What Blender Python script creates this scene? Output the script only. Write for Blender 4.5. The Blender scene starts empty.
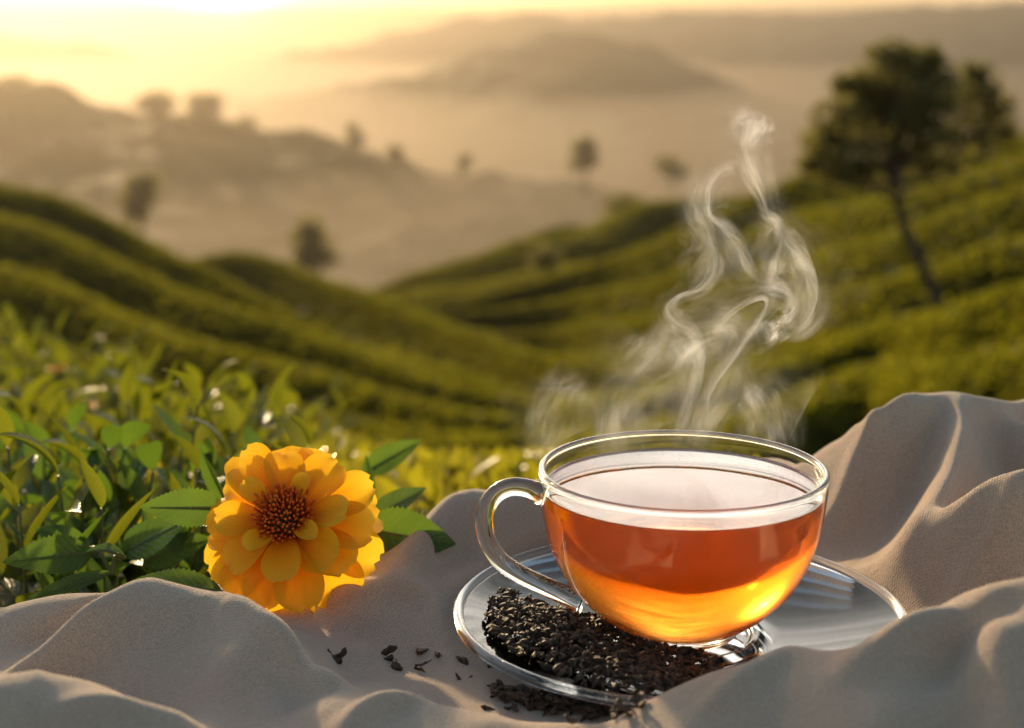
import bpy, bmesh, math, random
import numpy as np
from mathutils import Vector, Matrix, Quaternion, noise as mnoise

R = math.radians
sc = bpy.context.scene
col = sc.collection
rng = np.random.default_rng(7)
random.seed(7)

# ------------------------------------------------------------------ camera
W_PX, H_PX, F_PX = 1024.0, 728.0, 1550.0
PITCH = math.atan((364 - 20) / F_PX)
CAM = np.array([-0.0592, -0.5172, 0.218])
cd = bpy.data.cameras.new("camera")
cam = bpy.data.objects.new("camera", cd)
col.objects.link(cam)
cd.sensor_width = 36.0
cd.lens = 36.0 * F_PX / W_PX
cd.clip_start = 0.01
cd.clip_end = 20000
cam.location = CAM
cam.rotation_euler = (math.pi / 2 - PITCH, 0, 0)
cd.dof.use_dof = True
cd.dof.focus_distance = 0.545
cd.dof.aperture_fstop = 9.5
cd.dof.aperture_blades = 0
sc.camera = cam

# ------------------------------------------------------------------ world, sun, exposure
SUN_AZ, SUN_EL = R(-20.0), R(15.0)
GLOW_AZ, GLOW_EL = R(-10.2), R(1.5)


def sdir(az, el):
    return Vector((math.sin(az) * math.cos(el), math.cos(az) * math.cos(el), math.sin(el)))


w = bpy.data.worlds.new("World")
sc.world = w
w.use_nodes = True
nt = w.node_tree
nt.nodes.clear()
out = nt.nodes.new("ShaderNodeOutputWorld")
sky = nt.nodes.new("ShaderNodeTexSky")
sky.sky_type = 'NISHITA'
sky.sun_disc = False
sky.sun_elevation = SUN_EL
sky.sun_rotation = SUN_AZ % (2 * math.pi)
sky.dust_density = 1.2
sky.air_density = 1.4
bg = nt.nodes.new("ShaderNodeBackground")
bg.inputs["Strength"].default_value = 0.10
nt.links.new(sky.outputs[0], bg.inputs["Color"])
geo = nt.nodes.new("ShaderNodeTexCoord")


def wmath(op, a, b=None):
    n = nt.nodes.new("ShaderNodeMath")
    n.operation = op
    for i, v in enumerate((a, b)):
        if v is None:
            continue
        if isinstance(v, (int, float)):
            n.inputs[i].default_value = v
        else:
            nt.links.new(v, n.inputs[i])
    return n.outputs[0]


# misty glow of the rising sun round its place low in the sky
dotn = nt.nodes.new("ShaderNodeVectorMath")
dotn.operation = 'DOT_PRODUCT'
nt.links.new(geo.outputs["Generated"], dotn.inputs[0])
dotn.inputs[1].default_value = sdir(GLOW_AZ, GLOW_EL)
d = wmath('MAXIMUM', dotn.outputs["Value"], 0.0)
last = bg.outputs[0]
for power, strength, colr in ((3500, 9.0, (1.0, 0.80, 0.50)), (140, 2.2, (1.0, 0.66, 0.28)), (9, 0.14, (1.0, 0.82, 0.60))):
    b = nt.nodes.new("ShaderNodeBackground")
    b.inputs["Color"].default_value = (*colr, 1)
    nt.links.new(wmath('MULTIPLY', wmath('POWER', d, float(power)), float(strength)), b.inputs["Strength"])
    a = nt.nodes.new("ShaderNodeAddShader")
    nt.links.new(last, a.inputs[0])
    nt.links.new(b.outputs[0], a.inputs[1])
    last = a.outputs[0]
# bright aureole round the sun, out of view, added for light through the tea
da = nt.nodes.new("ShaderNodeVectorMath")
da.operation = 'DOT_PRODUCT'
nt.links.new(geo.outputs["Generated"], da.inputs[0])
da.inputs[1].default_value = sdir(SUN_AZ, SUN_EL)
b = nt.nodes.new("ShaderNodeBackground")
b.inputs["Color"].default_value = (1.0, 0.80, 0.52, 1)
nt.links.new(wmath('MULTIPLY', wmath('POWER', wmath('MAXIMUM', da.outputs["Value"], 0.0), 220.0), 32.0), b.inputs["Strength"])
a = nt.nodes.new("ShaderNodeAddShader")
nt.links.new(last, a.inputs[0])
nt.links.new(b.outputs[0], a.inputs[1])
last = a.outputs[0]
# added bright patch of unseen sky, streaked, whitens tea and saucer reflections
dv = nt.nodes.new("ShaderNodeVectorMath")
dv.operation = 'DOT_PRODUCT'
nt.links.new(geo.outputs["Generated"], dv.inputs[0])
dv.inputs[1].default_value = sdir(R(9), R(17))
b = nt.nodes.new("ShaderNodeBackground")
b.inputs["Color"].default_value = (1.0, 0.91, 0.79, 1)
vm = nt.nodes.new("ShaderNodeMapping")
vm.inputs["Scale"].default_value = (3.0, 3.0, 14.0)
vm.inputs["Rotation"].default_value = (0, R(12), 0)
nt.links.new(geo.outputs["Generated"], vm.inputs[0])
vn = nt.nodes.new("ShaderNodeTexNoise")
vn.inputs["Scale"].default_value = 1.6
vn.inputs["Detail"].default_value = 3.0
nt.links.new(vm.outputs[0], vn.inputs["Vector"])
glow_streaks = wmath('MAXIMUM', wmath('MULTIPLY', wmath('SUBTRACT', vn.outputs["Fac"], 0.18), 3.0), 0.05)
nt.links.new(wmath('MULTIPLY', wmath('MULTIPLY', wmath('POWER', wmath('MAXIMUM', dv.outputs["Value"], 0.0), 45.0), 2.8), glow_streaks), b.inputs["Strength"])
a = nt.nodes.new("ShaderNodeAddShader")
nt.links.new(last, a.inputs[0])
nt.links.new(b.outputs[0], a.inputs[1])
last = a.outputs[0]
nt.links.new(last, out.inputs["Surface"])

sd = bpy.data.lights.new("sun", 'SUN')
sd.energy = 4.4
sd.angle = R(2.2)
sd.color = (1.0, 0.72, 0.40)
sun = bpy.data.objects.new("sun", sd)
col.objects.link(sun)
sun.rotation_euler = sdir(SUN_AZ, SUN_EL).to_track_quat('Z', 'Y').to_euler()

sc.view_settings.view_transform = 'Standard'
sc.view_settings.look = 'None'
sc.view_settings.gamma = 1.0
sc.view_settings.exposure = 0.58
sc.view_settings.use_curve_mapping = False
sc.render.engine = 'CYCLES'
cy = sc.cycles
cy.max_bounces = 14
cy.diffuse_bounces = 3
cy.glossy_bounces = 6
cy.transmission_bounces = 12
cy.transparent_max_bounces = 128
cy.volume_bounces = 1
cy.sample_clamp_indirect = 40.0
cy.blur_glossy = 0.3
cy.caustics_reflective = True
cy.caustics_refractive = True
try:
    cy.use_denoising = True
    cy.denoiser = 'OPENIMAGEDENOISE'
except Exception:
    pass

# ------------------------------------------------------------------ helpers
FWD = np.array([0, math.cos(PITCH), -math.sin(PITCH)])
UPV = np.array([0, math.sin(PITCH), math.cos(PITCH)])


def ray(px, py):
    return np.array([1.0, 0, 0]) * ((px - 512) / F_PX) + UPV * ((364 - py) / F_PX) + FWD


def P(px, py, D):
    """point seen at a pixel, D metres ahead of the camera (horizontally)"""
    r = ray(px, py)
    return CAM + r * (D / r[1])


def G(px, py, z=0.0):
    r = ray(px, py)
    return CAM + r * ((z - CAM[2]) / r[2])


def tag(o, label=None, cat=None, group=None, kind=None):
    if label:
        o["label"] = label
    if cat:
        o["category"] = cat
    if group:
        o["group"] = group
    if kind:
        o["kind"] = kind
    return o


def empty(name, loc=(0, 0, 0), rot=(0, 0, 0)):
    o = bpy.data.objects.new(name, None)
    o.empty_display_size = 0.01
    col.objects.link(o)
    o.location = loc
    o.rotation_euler = rot
    return o


def copy_tree(o, parent=None):
    c = o.copy()
    col.objects.link(c)
    c.parent = parent
    for ch in o.children:
        copy_tree(ch, c)
    return c


def link(name, me, mat, parent=None):
    o = bpy.data.objects.new(name, me)
    if mat is not None:
        me.materials.append(mat)
    col.objects.link(o)
    if parent is not None:
        o.parent = parent
    return o


class MB:
    """collects vertices, faces and uvs, builds one mesh"""

    def __init__(self):
        self.v, self.f, self.uv, self.n = [], [], [], 0

    def add(self, v, f, uv=None):
        v = np.asarray(v, float).reshape(-1, 3)
        self.v.append(v)
        self.uv.append(np.zeros((len(v), 2)) if uv is None else np.asarray(uv, float).reshape(-1, 2))
        for q in f:
            self.f.append(tuple(int(i) + self.n for i in q))
        self.n += len(v)

    def mesh(self, name, smooth=True):
        me = bpy.data.meshes.new(name)
        v = np.concatenate(self.v)
        me.from_pydata(v.tolist(), [], self.f)
        uv = np.concatenate(self.uv)
        lay = me.uv_layers.new(name="UVMap")
        li = np.empty(len(me.loops), np.int32)
        me.loops.foreach_get("vertex_index", li)
        lay.data.foreach_set("uv", uv[li].astype(np.float32).ravel())
        if smooth:
            me.polygons.foreach_set("use_smooth", np.ones(len(me.polygons), bool))
        me.update()
        return me

    def build(self, name, mat, parent=None, smooth=True):
        return link(name, self.mesh(name, smooth), mat, parent)


def grid_faces(nu, nv, closed_u=False, closed_v=False):
    f = []
    for i in range(nu if closed_u else nu - 1):
        for j in range(nv if closed_v else nv - 1):
            a, b = i, (i + 1) % nu
            c, e = j, (j + 1) % nv
            f.append((a * nv + c, b * nv + c, b * nv + e, a * nv + e))
    return f


def lathe(profile, n=96, closed=True):
    """revolve a closed (r,z) profile; points at r=0 are merged later"""
    pr = np.array(profile, float)
    a = np.linspace(0, 2 * math.pi, n, endpoint=False)
    v = np.stack([np.outer(np.cos(a), pr[:, 0]), np.outer(np.sin(a), pr[:, 0]), np.tile(pr[:, 1], (n, 1))], -1)
    return v.reshape(-1, 3), [q[::-1] for q in grid_faces(n, len(pr), True, closed)]


def clean(me, dist=1e-6):
    bm = bmesh.new()
    bm.from_mesh(me)
    bmesh.ops.remove_doubles(bm, verts=bm.verts, dist=dist)
    bmesh.ops.dissolve_degenerate(bm, edges=bm.edges, dist=1e-8)
    bmesh.ops.recalc_face_normals(bm, faces=bm.faces)
    bm.to_mesh(me)
    bm.free()


def spline(pts, n):
    """Catmull-Rom through points"""
    p = np.asarray(pts, float)
    k = len(p)
    t = np.linspace(0, k - 1, n)
    i = np.minimum(t.astype(int), k - 2)
    u = (t - i)[:, None]
    p0, p1, p2, p3 = p[np.maximum(i - 1, 0)], p[i], p[i + 1], p[np.minimum(i + 2, k - 1)]
    return 0.5 * (2 * p1 + (p2 - p0) * u + (2 * p0 - 5 * p1 + 4 * p2 - p3) * u ** 2 + (3 * p1 - p0 - 3 * p2 + p3) * u ** 3)


def tube(path, rad, n=8, cap=True):
    path = np.asarray(path, float)
    rad = np.broadcast_to(np.asarray(rad, float), (len(path),))
    t = np.gradient(path, axis=0)
    t /= np.linalg.norm(t, axis=1)[:, None] + 1e-12
    ref = np.array([0.13, 0.21, 0.97]) if abs(t[0][2]) < 0.9 else np.array([1.0, 0.1, 0])
    vs = []
    nrm = ref - t[0] * ref.dot(t[0])
    for i in range(len(path)):
        nrm = nrm - t[i] * nrm.dot(t[i])
        nrm /= np.linalg.norm(nrm) + 1e-12
        bi = np.cross(t[i], nrm)
        a = np.linspace(0, 2 * math.pi, n, endpoint=False)
        vs.append(path[i] + rad[i] * (np.outer(np.cos(a), nrm) + np.outer(np.sin(a), bi)))
    v = np.concatenate(vs)
    f = grid_faces(len(path), n, False, True)
    if cap:
        f.append(tuple(range(n)))
        f.append(tuple(range((len(path) - 1) * n, len(path) * n))[::-1])
    return v, f


def vnoise(p, scale, seed=0.0):
    q = np.asarray(p) * scale + seed
    return np.array([mnoise.noise(Vector(x)) for x in q.reshape(-1, 3)]).reshape(q.shape[:-1])


# ------------------------------------------------------------------ materials
def nodes(name):
    m = bpy.data.materials.new(name)
    m.use_nodes = True
    t = m.node_tree
    t.nodes.clear()
    o = t.nodes.new("ShaderNodeOutputMaterial")
    return m, t, o


def N(t, kind, **kw):
    n = t.nodes.new(kind)
    for k, v in kw.items():
        key = k.replace("_", " ")
        if key in n.inputs:
            n.inputs[key].default_value = v
        else:
            setattr(n, k, v)
    return n


def ramp(t, fac, stops):
    r = t.nodes.new("ShaderNodeValToRGB")
    e = r.color_ramp.elements
    while len(e) < len(stops):
        e.new(0.5)
    for i, (p, c) in enumerate(stops):
        e[i].position = p
        e[i].color = (*c, 1)
    t.links.new(fac, r.inputs["Fac"])
    return r.outputs["Color"]


def noisy(t, scale, detail=4.0, rough=0.55, coord="Object", dist=0.0):
    tc = t.nodes.new("ShaderNodeTexCoord")
    n = t.nodes.new("ShaderNodeTexNoise")
    n.inputs["Scale"].default_value = scale
    n.inputs["Detail"].default_value = detail
    n.inputs["Roughness"].default_value = rough
    n.inputs["Distortion"].default_value = dist
    t.links.new(tc.outputs[coord], n.inputs["Vector"])
    return n.outputs["Fac"]


def bump(t, h, strength, distance):
    b = t.nodes.new("ShaderNodeBump")
    b.inputs["Strength"].default_value = strength
    b.inputs["Distance"].default_value = distance
    t.links.new(h, b.inputs["Height"])
    return b.outputs["Normal"]


def mat_foliage(name, stops, scale, transl=(0.2, 0.3, 0.03), tfac=0.35, rough=0.6, spec=0.2, bscale=None, bdist=0.1):
    m, t, o = nodes(name)
    c = ramp(t, noisy(t, scale, 5), stops)
    p = N(t, "ShaderNodeBsdfPrincipled", Roughness=rough)
    p.inputs["Specular IOR Level"].default_value = spec
    t.links.new(c, p.inputs["Base Color"])
    if bscale:
        t.links.new(bump(t, noisy(t, bscale, 3), 1.0, bdist), p.inputs["Normal"])
    tr = N(t, "ShaderNodeBsdfTranslucent", Color=(*transl, 1))
    mx = N(t, "ShaderNodeMixShader", Fac=tfac)
    t.links.new(p.outputs[0], mx.inputs[1])
    t.links.new(tr.outputs[0], mx.inputs[2])
    t.links.new(mx.outputs[0], o.inputs["Surface"])
    return m


def mat_leaf(name, dark, light, transl, tfac=0.4, rough=0.32, spec=0.5):
    """broad leaf with midrib and side veins from its uv (u along, v across -1..1)"""
    m, t, o = nodes(name)
    uv = t.nodes.new("ShaderNodeUVMap")
    sp = t.nodes.new("ShaderNodeSeparateXYZ")
    t.links.new(uv.outputs[0], sp.inputs[0])

    def mth(op, a, b=None, c=None):
        n = t.nodes.new("ShaderNodeMath")
        n.operation = op
        for i, v in enumerate((a, b, c)):
            if v is None:
                continue
            if isinstance(v, (int, float)):
                n.inputs[i].default_value = v
            else:
                t.links.new(v, n.inputs[i])
        return n.outputs[0]
    av = mth('ABSOLUTE', sp.outputs[1])
    side = mth('PINGPONG', mth('SUBTRACT', mth('MULTIPLY', sp.outputs[0], 10.0), mth('MULTIPLY', av, 2.2)), 0.5)
    side = mth('SMOOTH_MIN', mth('MULTIPLY', side, 4.0), 1.0, 0.3)
    mid = mth('MINIMUM', mth('MULTIPLY', av, 9.0), 1.0)
    h = mth('MULTIPLY', side, mid)
    c = ramp(t, noisy(t, 60, 4), [(0.3, dark), (0.7, light)])
    vc = N(t, "ShaderNodeMixRGB")
    t.links.new(h, vc.inputs["Fac"])
    vc.inputs["Color1"].default_value = (light[0] * 1.5, light[1] * 1.35, light[2] * 1.5, 1)
    t.links.new(c, vc.inputs["Color2"])
    p = N(t, "ShaderNodeBsdfPrincipled", Roughness=rough)
    p.inputs["Specular IOR Level"].default_value = spec
    t.links.new(vc.outputs[0], p.inputs["Base Color"])
    hb = mth('ADD', h, mth('MULTIPLY', noisy(t, 500, 3), 0.6))
    t.links.new(bump(t, hb, 0.6, 0.0006), p.inputs["Normal"])
    tr = N(t, "ShaderNodeBsdfTranslucent", Color=(*transl, 1))
    mx = N(t, "ShaderNodeMixShader", Fac=tfac)
    t.links.new(p.outputs[0], mx.inputs[1])
    t.links.new(tr.outputs[0], mx.inputs[2])
    t.links.new(mx.outputs[0], o.inputs["Surface"])
    return m


def mat_simple(name, stops, scale, rough=0.7, spec=0.3, bscale=None, bdist=0.001):
    m, t, o = nodes(name)
    p = N(t, "ShaderNodeBsdfPrincipled", Roughness=rough)
    p.inputs["Specular IOR Level"].default_value = spec
    t.links.new(ramp(t, noisy(t, scale, 5), stops), p.inputs["Base Color"])
    if bscale:
        t.links.new(bump(t, noisy(t, bscale, 4), 0.8, bdist), p.inputs["Normal"])
    t.links.new(p.outputs[0], o.inputs["Surface"])
    return m


def mat_cloth():
    m, t, o = nodes("taupe_flannel")
    p = N(t, "ShaderNodeBsdfPrincipled", Roughness=0.92)
    p.inputs["Specular IOR Level"].default_value = 0.1
    p.inputs["Sheen Weight"].default_value = 0.8
    p.inputs["Sheen Roughness"].default_value = 0.45
    p.inputs["Sheen Tint"].default_value = (1.0, 0.9, 0.8, 1)
    tc = t.nodes.new("ShaderNodeTexCoord")
    mp = t.nodes.new("ShaderNodeMapping")
    mp.inputs["Rotation"].default_value = (0, 0, R(24))
    t.links.new(tc.outputs["UV"], mp.inputs[0])
    wv = []
    for dirn in ('X', 'Y'):
        n = t.nodes.new("ShaderNodeTexWave")
        n.bands_direction = dirn
        n.inputs["Scale"].default_value = 330.0
        n.inputs["Distortion"].default_value = 2.2
        n.inputs["Detail"].default_value = 2.0
        n.inputs["Detail Scale"].default_value = 2.5
        t.links.new(mp.outputs[0], n.inputs["Vector"])
        wv.append(n.outputs["Fac"])
    mul = N(t, "ShaderNodeMath", operation='MULTIPLY')
    t.links.new(wv[0], mul.inputs[0])
    t.links.new(wv[1], mul.inputs[1])
    fine = noisy(t, 1400, 3, 0.7)
    mid = noisy(t, 420, 3, 0.6)
    a1 = N(t, "ShaderNodeMath", operation='ADD')
    t.links.new(mul.outputs[0], a1.inputs[0])
    t.links.new(fine, a1.inputs[1])
    a2 = N(t, "ShaderNodeMath", operation='ADD')
    t.links.new(a1.outputs[0], a2.inputs[0])
    t.links.new(mid, a2.inputs[1])
    t.links.new(bump(t, a2.outputs[0], 0.6, 0.0013), p.inputs["Normal"])
    c = ramp(t, fine, [(0.30, (0.40, 0.30, 0.225)), (0.70, (0.66, 0.50, 0.385))])
    t.links.new(c, p.inputs["Base Color"])
    t.links.new(p.outputs[0], o.inputs["Surface"])
    return m


def mat_glass(name, colr=(1, 1, 1), ior=1.47, rough=0.0):
    m, t, o = nodes(name)
    g = N(t, "ShaderNodeBsdfGlass", IOR=ior, Roughness=rough, Color=(*colr, 1))
    t.links.new(g.outputs[0], o.inputs["Surface"])
    return m


def mat_thin_glass():
    m, t, o = nodes("thin_glass")
    fr = N(t, "ShaderNodeFresnel", IOR=1.34)
    a = N(t, "ShaderNodeBsdfTransparent", Color=(0.95, 0.96, 0.96, 1))
    b = N(t, "ShaderNodeBsdfGlossy", Roughness=0.03)
    x = N(t, "ShaderNodeMixShader")
    t.links.new(fr.outputs[0], x.inputs[0])
    t.links.new(a.outputs[0], x.inputs[1])
    t.links.new(b.outputs[0], x.inputs[2])
    t.links.new(x.outputs[0], o.inputs["Surface"])
    return m


def mat_tea():
    m, t, o = nodes("black_tea")
    g = N(t, "ShaderNodeBsdfGlass", IOR=1.33, Roughness=0.0, Color=(1, 1, 1, 1))
    t.links.new(g.outputs[0], o.inputs["Surface"])
    ab = N(t, "ShaderNodeVolumeAbsorption", Density=60.0, Color=(0.988, 0.62, 0.0, 1))
    scn = N(t, "ShaderNodeVolumeScatter", Density=5.0, Color=(1.0, 0.42, 0.0, 1), Anisotropy=0.3)
    ad = t.nodes.new("ShaderNodeAddShader")
    t.links.new(ab.outputs[0], ad.inputs[0])
    t.links.new(scn.outputs[0], ad.inputs[1])
    t.links.new(ad.outputs[0], o.inputs["Volume"])
    return m


def mat_volume(name, density, colr, aniso, skin=None):
    m, t, o = nodes(name)
    v = N(t, "ShaderNodeVolumePrincipled", Density=density, Anisotropy=aniso)
    v.inputs["Color"].default_value = (*colr, 1)
    t.links.new(v.outputs[0], o.inputs["Volume"])
    if skin:
        a = N(t, "ShaderNodeBsdfTransparent")
        b = N(t, "ShaderNodeBsdfTranslucent", Color=(0.9, 0.9, 0.9, 1))
        x = N(t, "ShaderNodeMixShader", Fac=skin)
        t.links.new(a.outputs[0], x.inputs[1])
        t.links.new(b.outputs[0], x.inputs[2])
        t.links.new(x.outputs[0], o.inputs["Surface"])
    return m


def mat_steam():
    """thin vapour sheets: how much vapour they hold comes from the mesh, broken up by streaks"""
    m, t, o = nodes("steam_vapour")
    at = t.nodes.new("ShaderNodeAttribute")
    at.attribute_name = "vapour"
    uv = t.nodes.new("ShaderNodeUVMap")
    mp = t.nodes.new("ShaderNodeMapping")
    mp.inputs["Scale"].default_value = (1.0, 1.5, 1)
    t.links.new(uv.outputs[0], mp.inputs[0])
    nz = N(t, "ShaderNodeTexNoise", Scale=2.2, Detail=4.0, Distortion=0.8)
    t.links.new(mp.outputs[0], nz.inputs["Vector"])
    mr = N(t, "ShaderNodeMapRange")
    mr.inputs["From Min"].default_value = 0.30
    mr.inputs["From Max"].default_value = 0.72
    mr.inputs["To Min"].default_value = 0.25
    mr.inputs["To Max"].default_value = 1.45
    t.links.new(nz.outputs["Fac"], mr.inputs["Value"])
    mu = N(t, "ShaderNodeMath", operation='MULTIPLY')
    mu.use_clamp = True
    t.links.new(at.outputs["Fac"], mu.inputs[0])
    t.links.new(mr.outputs[0], mu.inputs[1])
    a = N(t, "ShaderNodeBsdfTransparent")
    b = N(t, "ShaderNodeBsdfTranslucent", Color=(0.76, 0.79, 0.84, 1))
    c = N(t, "ShaderNodeBsdfDiffuse", Color=(0.76, 0.79, 0.84, 1))
    y = N(t, "ShaderNodeMixShader", Fac=0.4)
    t.links.new(b.outputs[0], y.inputs[1])
    t.links.new(c.outputs[0], y.inputs[2])
    x = N(t, "ShaderNodeMixShader")
    t.links.new(mu.outputs[0], x.inputs[0])
    t.links.new(a.outputs[0], x.inputs[1])
    t.links.new(y.outputs[0], x.inputs[2])
    t.links.new(x.outputs[0], o.inputs["Surface"])
    return m


def mat_petal():
    m, t, o = nodes("orange_petal")
    uv = t.nodes.new("ShaderNodeUVMap")
    sp = t.nodes.new("ShaderNodeSeparateXYZ")
    t.links.new(uv.outputs[0], sp.inputs[0])
    c = ramp(t, sp.outputs[0], [(0.0, (0.55, 0.09, 0.004)), (0.25, (0.88, 0.33, 0.006)), (0.7, (0.92, 0.51, 0.012)), (1.0, (0.92, 0.60, 0.04))])
    p = N(t, "ShaderNodeBsdfPrincipled", Roughness=0.5)
    p.inputs["Specular IOR Level"].default_value = 0.25
    t.links.new(c, p.inputs["Base Color"])
    mp = t.nodes.new("ShaderNodeMapping")
    mp.inputs["Scale"].default_value = (1.2, 7.0, 1)
    t.links.new(uv.outputs[0], mp.inputs[0])
    nz = N(t, "ShaderNodeTexNoise", Scale=1.6, Detail=3.0)
    t.links.new(mp.outputs[0], nz.inputs["Vector"])
    t.links.new(bump(t, nz.outputs["Fac"], 0.5, 0.0008), p.inputs["Normal"])
    tr = N(t, "ShaderNodeBsdfTranslucent")
    t.links.new(c, tr.inputs["Color"])
    mx = N(t, "ShaderNodeMixShader", Fac=0.45)
    t.links.new(p.outputs[0], mx.inputs[1])
    t.links.new(tr.outputs[0], mx.inputs[2])
    t.links.new(mx.outputs[0], o.inputs["Surface"])
    return m


M = {}
M['rows'] = mat_foliage("tea_rows", [(0.25, (0.022, 0.024, 0.007)), (0.5, (0.045, 0.048, 0.010)), (0.8, (0.08, 0.078, 0.014))], 1.3, (0.12, 0.12, 0.01), 0.25, 1.0, 0.0, 5.0, 0.10)
M['row_leaf'] = mat_foliage("tea_row_leaves", [(0.3, (0.018, 0.028, 0.006)), (0.7, (0.042, 0.050, 0.009))], 0.35, (0.205, 0.200, 0.010), 0.5, 0.6, 0.2)
M['forest'] = mat_foliage("forest_slope", [(0.3, (0.025, 0.035, 0.012)), (0.7, (0.07, 0.075, 0.02))], 0.03, (0.1, 0.12, 0.02), 0.2, 0.8, 0.05)
M['ground'] = mat_simple("hill_soil", [(0.3, (0.035, 0.035, 0.012)), (0.7, (0.08, 0.075, 0.02))], 3.0, 0.9, 0.1)
M['crown'] = mat_foliage("tree_leaves", [(0.3, (0.055, 0.056, 0.022)), (0.7, (0.12, 0.11, 0.040))], 0.8, (0.30, 0.27, 0.06), 0.4, 0.6, 0.2)
M['bark'] = mat_simple("bark", [(0.3, (0.05, 0.035, 0.025)), (0.7, (0.12, 0.085, 0.06))], 4.0, 0.9, 0.1)
M['cloth'] = mat_cloth()
M['glass'] = mat_glass("clear_glass")
M['thin_glass'] = mat_thin_glass()
M['tea'] = mat_tea()
M['leaf'] = mat_leaf("green_leaf", (0.022, 0.060, 0.010), (0.050, 0.105, 0.016), (0.15, 0.26, 0.022), 0.34)
M['gloss_leaf'] = mat_leaf("glossy_leaf", (0.020, 0.055, 0.014), (0.04, 0.09, 0.022), (0.14, 0.26, 0.03), 0.22, 0.20, 0.9)
M['bush_leaf'] = mat_leaf("tea_bush_leaf", (0.014, 0.038, 0.007), (0.036, 0.066, 0.010), (0.20, 0.22, 0.011), 0.42, 0.36, 0.5)
M['cover'] = mat_leaf("meadow_leaf", (0.045, 0.06, 0.008), (0.095, 0.10, 0.012), (0.37, 0.34, 0.014), 0.45)
M['stem'] = mat_simple("green_stem", [(0.3, (0.06, 0.09, 0.02)), (0.7, (0.12, 0.12, 0.03))], 80, 0.5, 0.4)
M['petal'] = mat_petal()
M['floret'] = mat_simple("floret", [(0.3, (0.42, 0.04, 0.010)), (0.5, (0.70, 0.11, 0.012)), (0.7, (0.85, 0.28, 0.02))], 420, 0.6, 0.3)
M['dried'] = mat_simple("dried_tea", [(0.3, (0.018, 0.011, 0.007)), (0.62, (0.10, 0.058, 0.034)), (0.8, (0.20, 0.125, 0.075))], 300, 0.6, 0.45, 1500, 0.0006)
M['steam'] = mat_steam()
M['haze'] = mat_volume("haze_air", 0.00024, (0.25, 0.220, 0.188), 0.85)
M['mist'] = mat_volume("mist_air", 0.0016, (0.34, 0.30, 0.255), 0.82)

# ------------------------------------------------------------------ ground: one sheet, a knoll under the cloth dropping to the valley
VALLEY = -620.0


def ground_z(x, y):
    x = np.asarray(x, float)
    y = np.asarray(y, float)
    yy = np.maximum(y - 0.10, 0)
    z = -0.033 - 0.29 * yy + 0.28 * np.clip(-x - 0.19, 0, 1.2) * np.minimum(yy * 1.2, 1)
    far = np.maximum(y - 2.0, 0)
    z = z - 0.30 * far - 0.10 * far * np.minimum(far / 6, 1)
    rim = np.maximum(np.hypot(x, np.minimum(y, 0)) - 2.0, 0)
    z = z - 0.15 * rim
    return np.maximum(z, VALLEY + 0 * z)


def make_ground():
    a = np.sinh(np.linspace(-10.4, 10.4, 280)) * 0.8
    b = np.sinh(np.linspace(-9.0, 10.4, 260)) * 0.8
    X, Y = np.meshgrid(a, b, indexing='ij')
    Z = ground_z(X, Y)
    mb = MB()
    mb.add(np.stack([X, Y, Z], -1), grid_faces(len(a), len(b)))
    g = mb.build("ground", M['ground'])
    tag(g, kind="structure")


make_ground()


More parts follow.
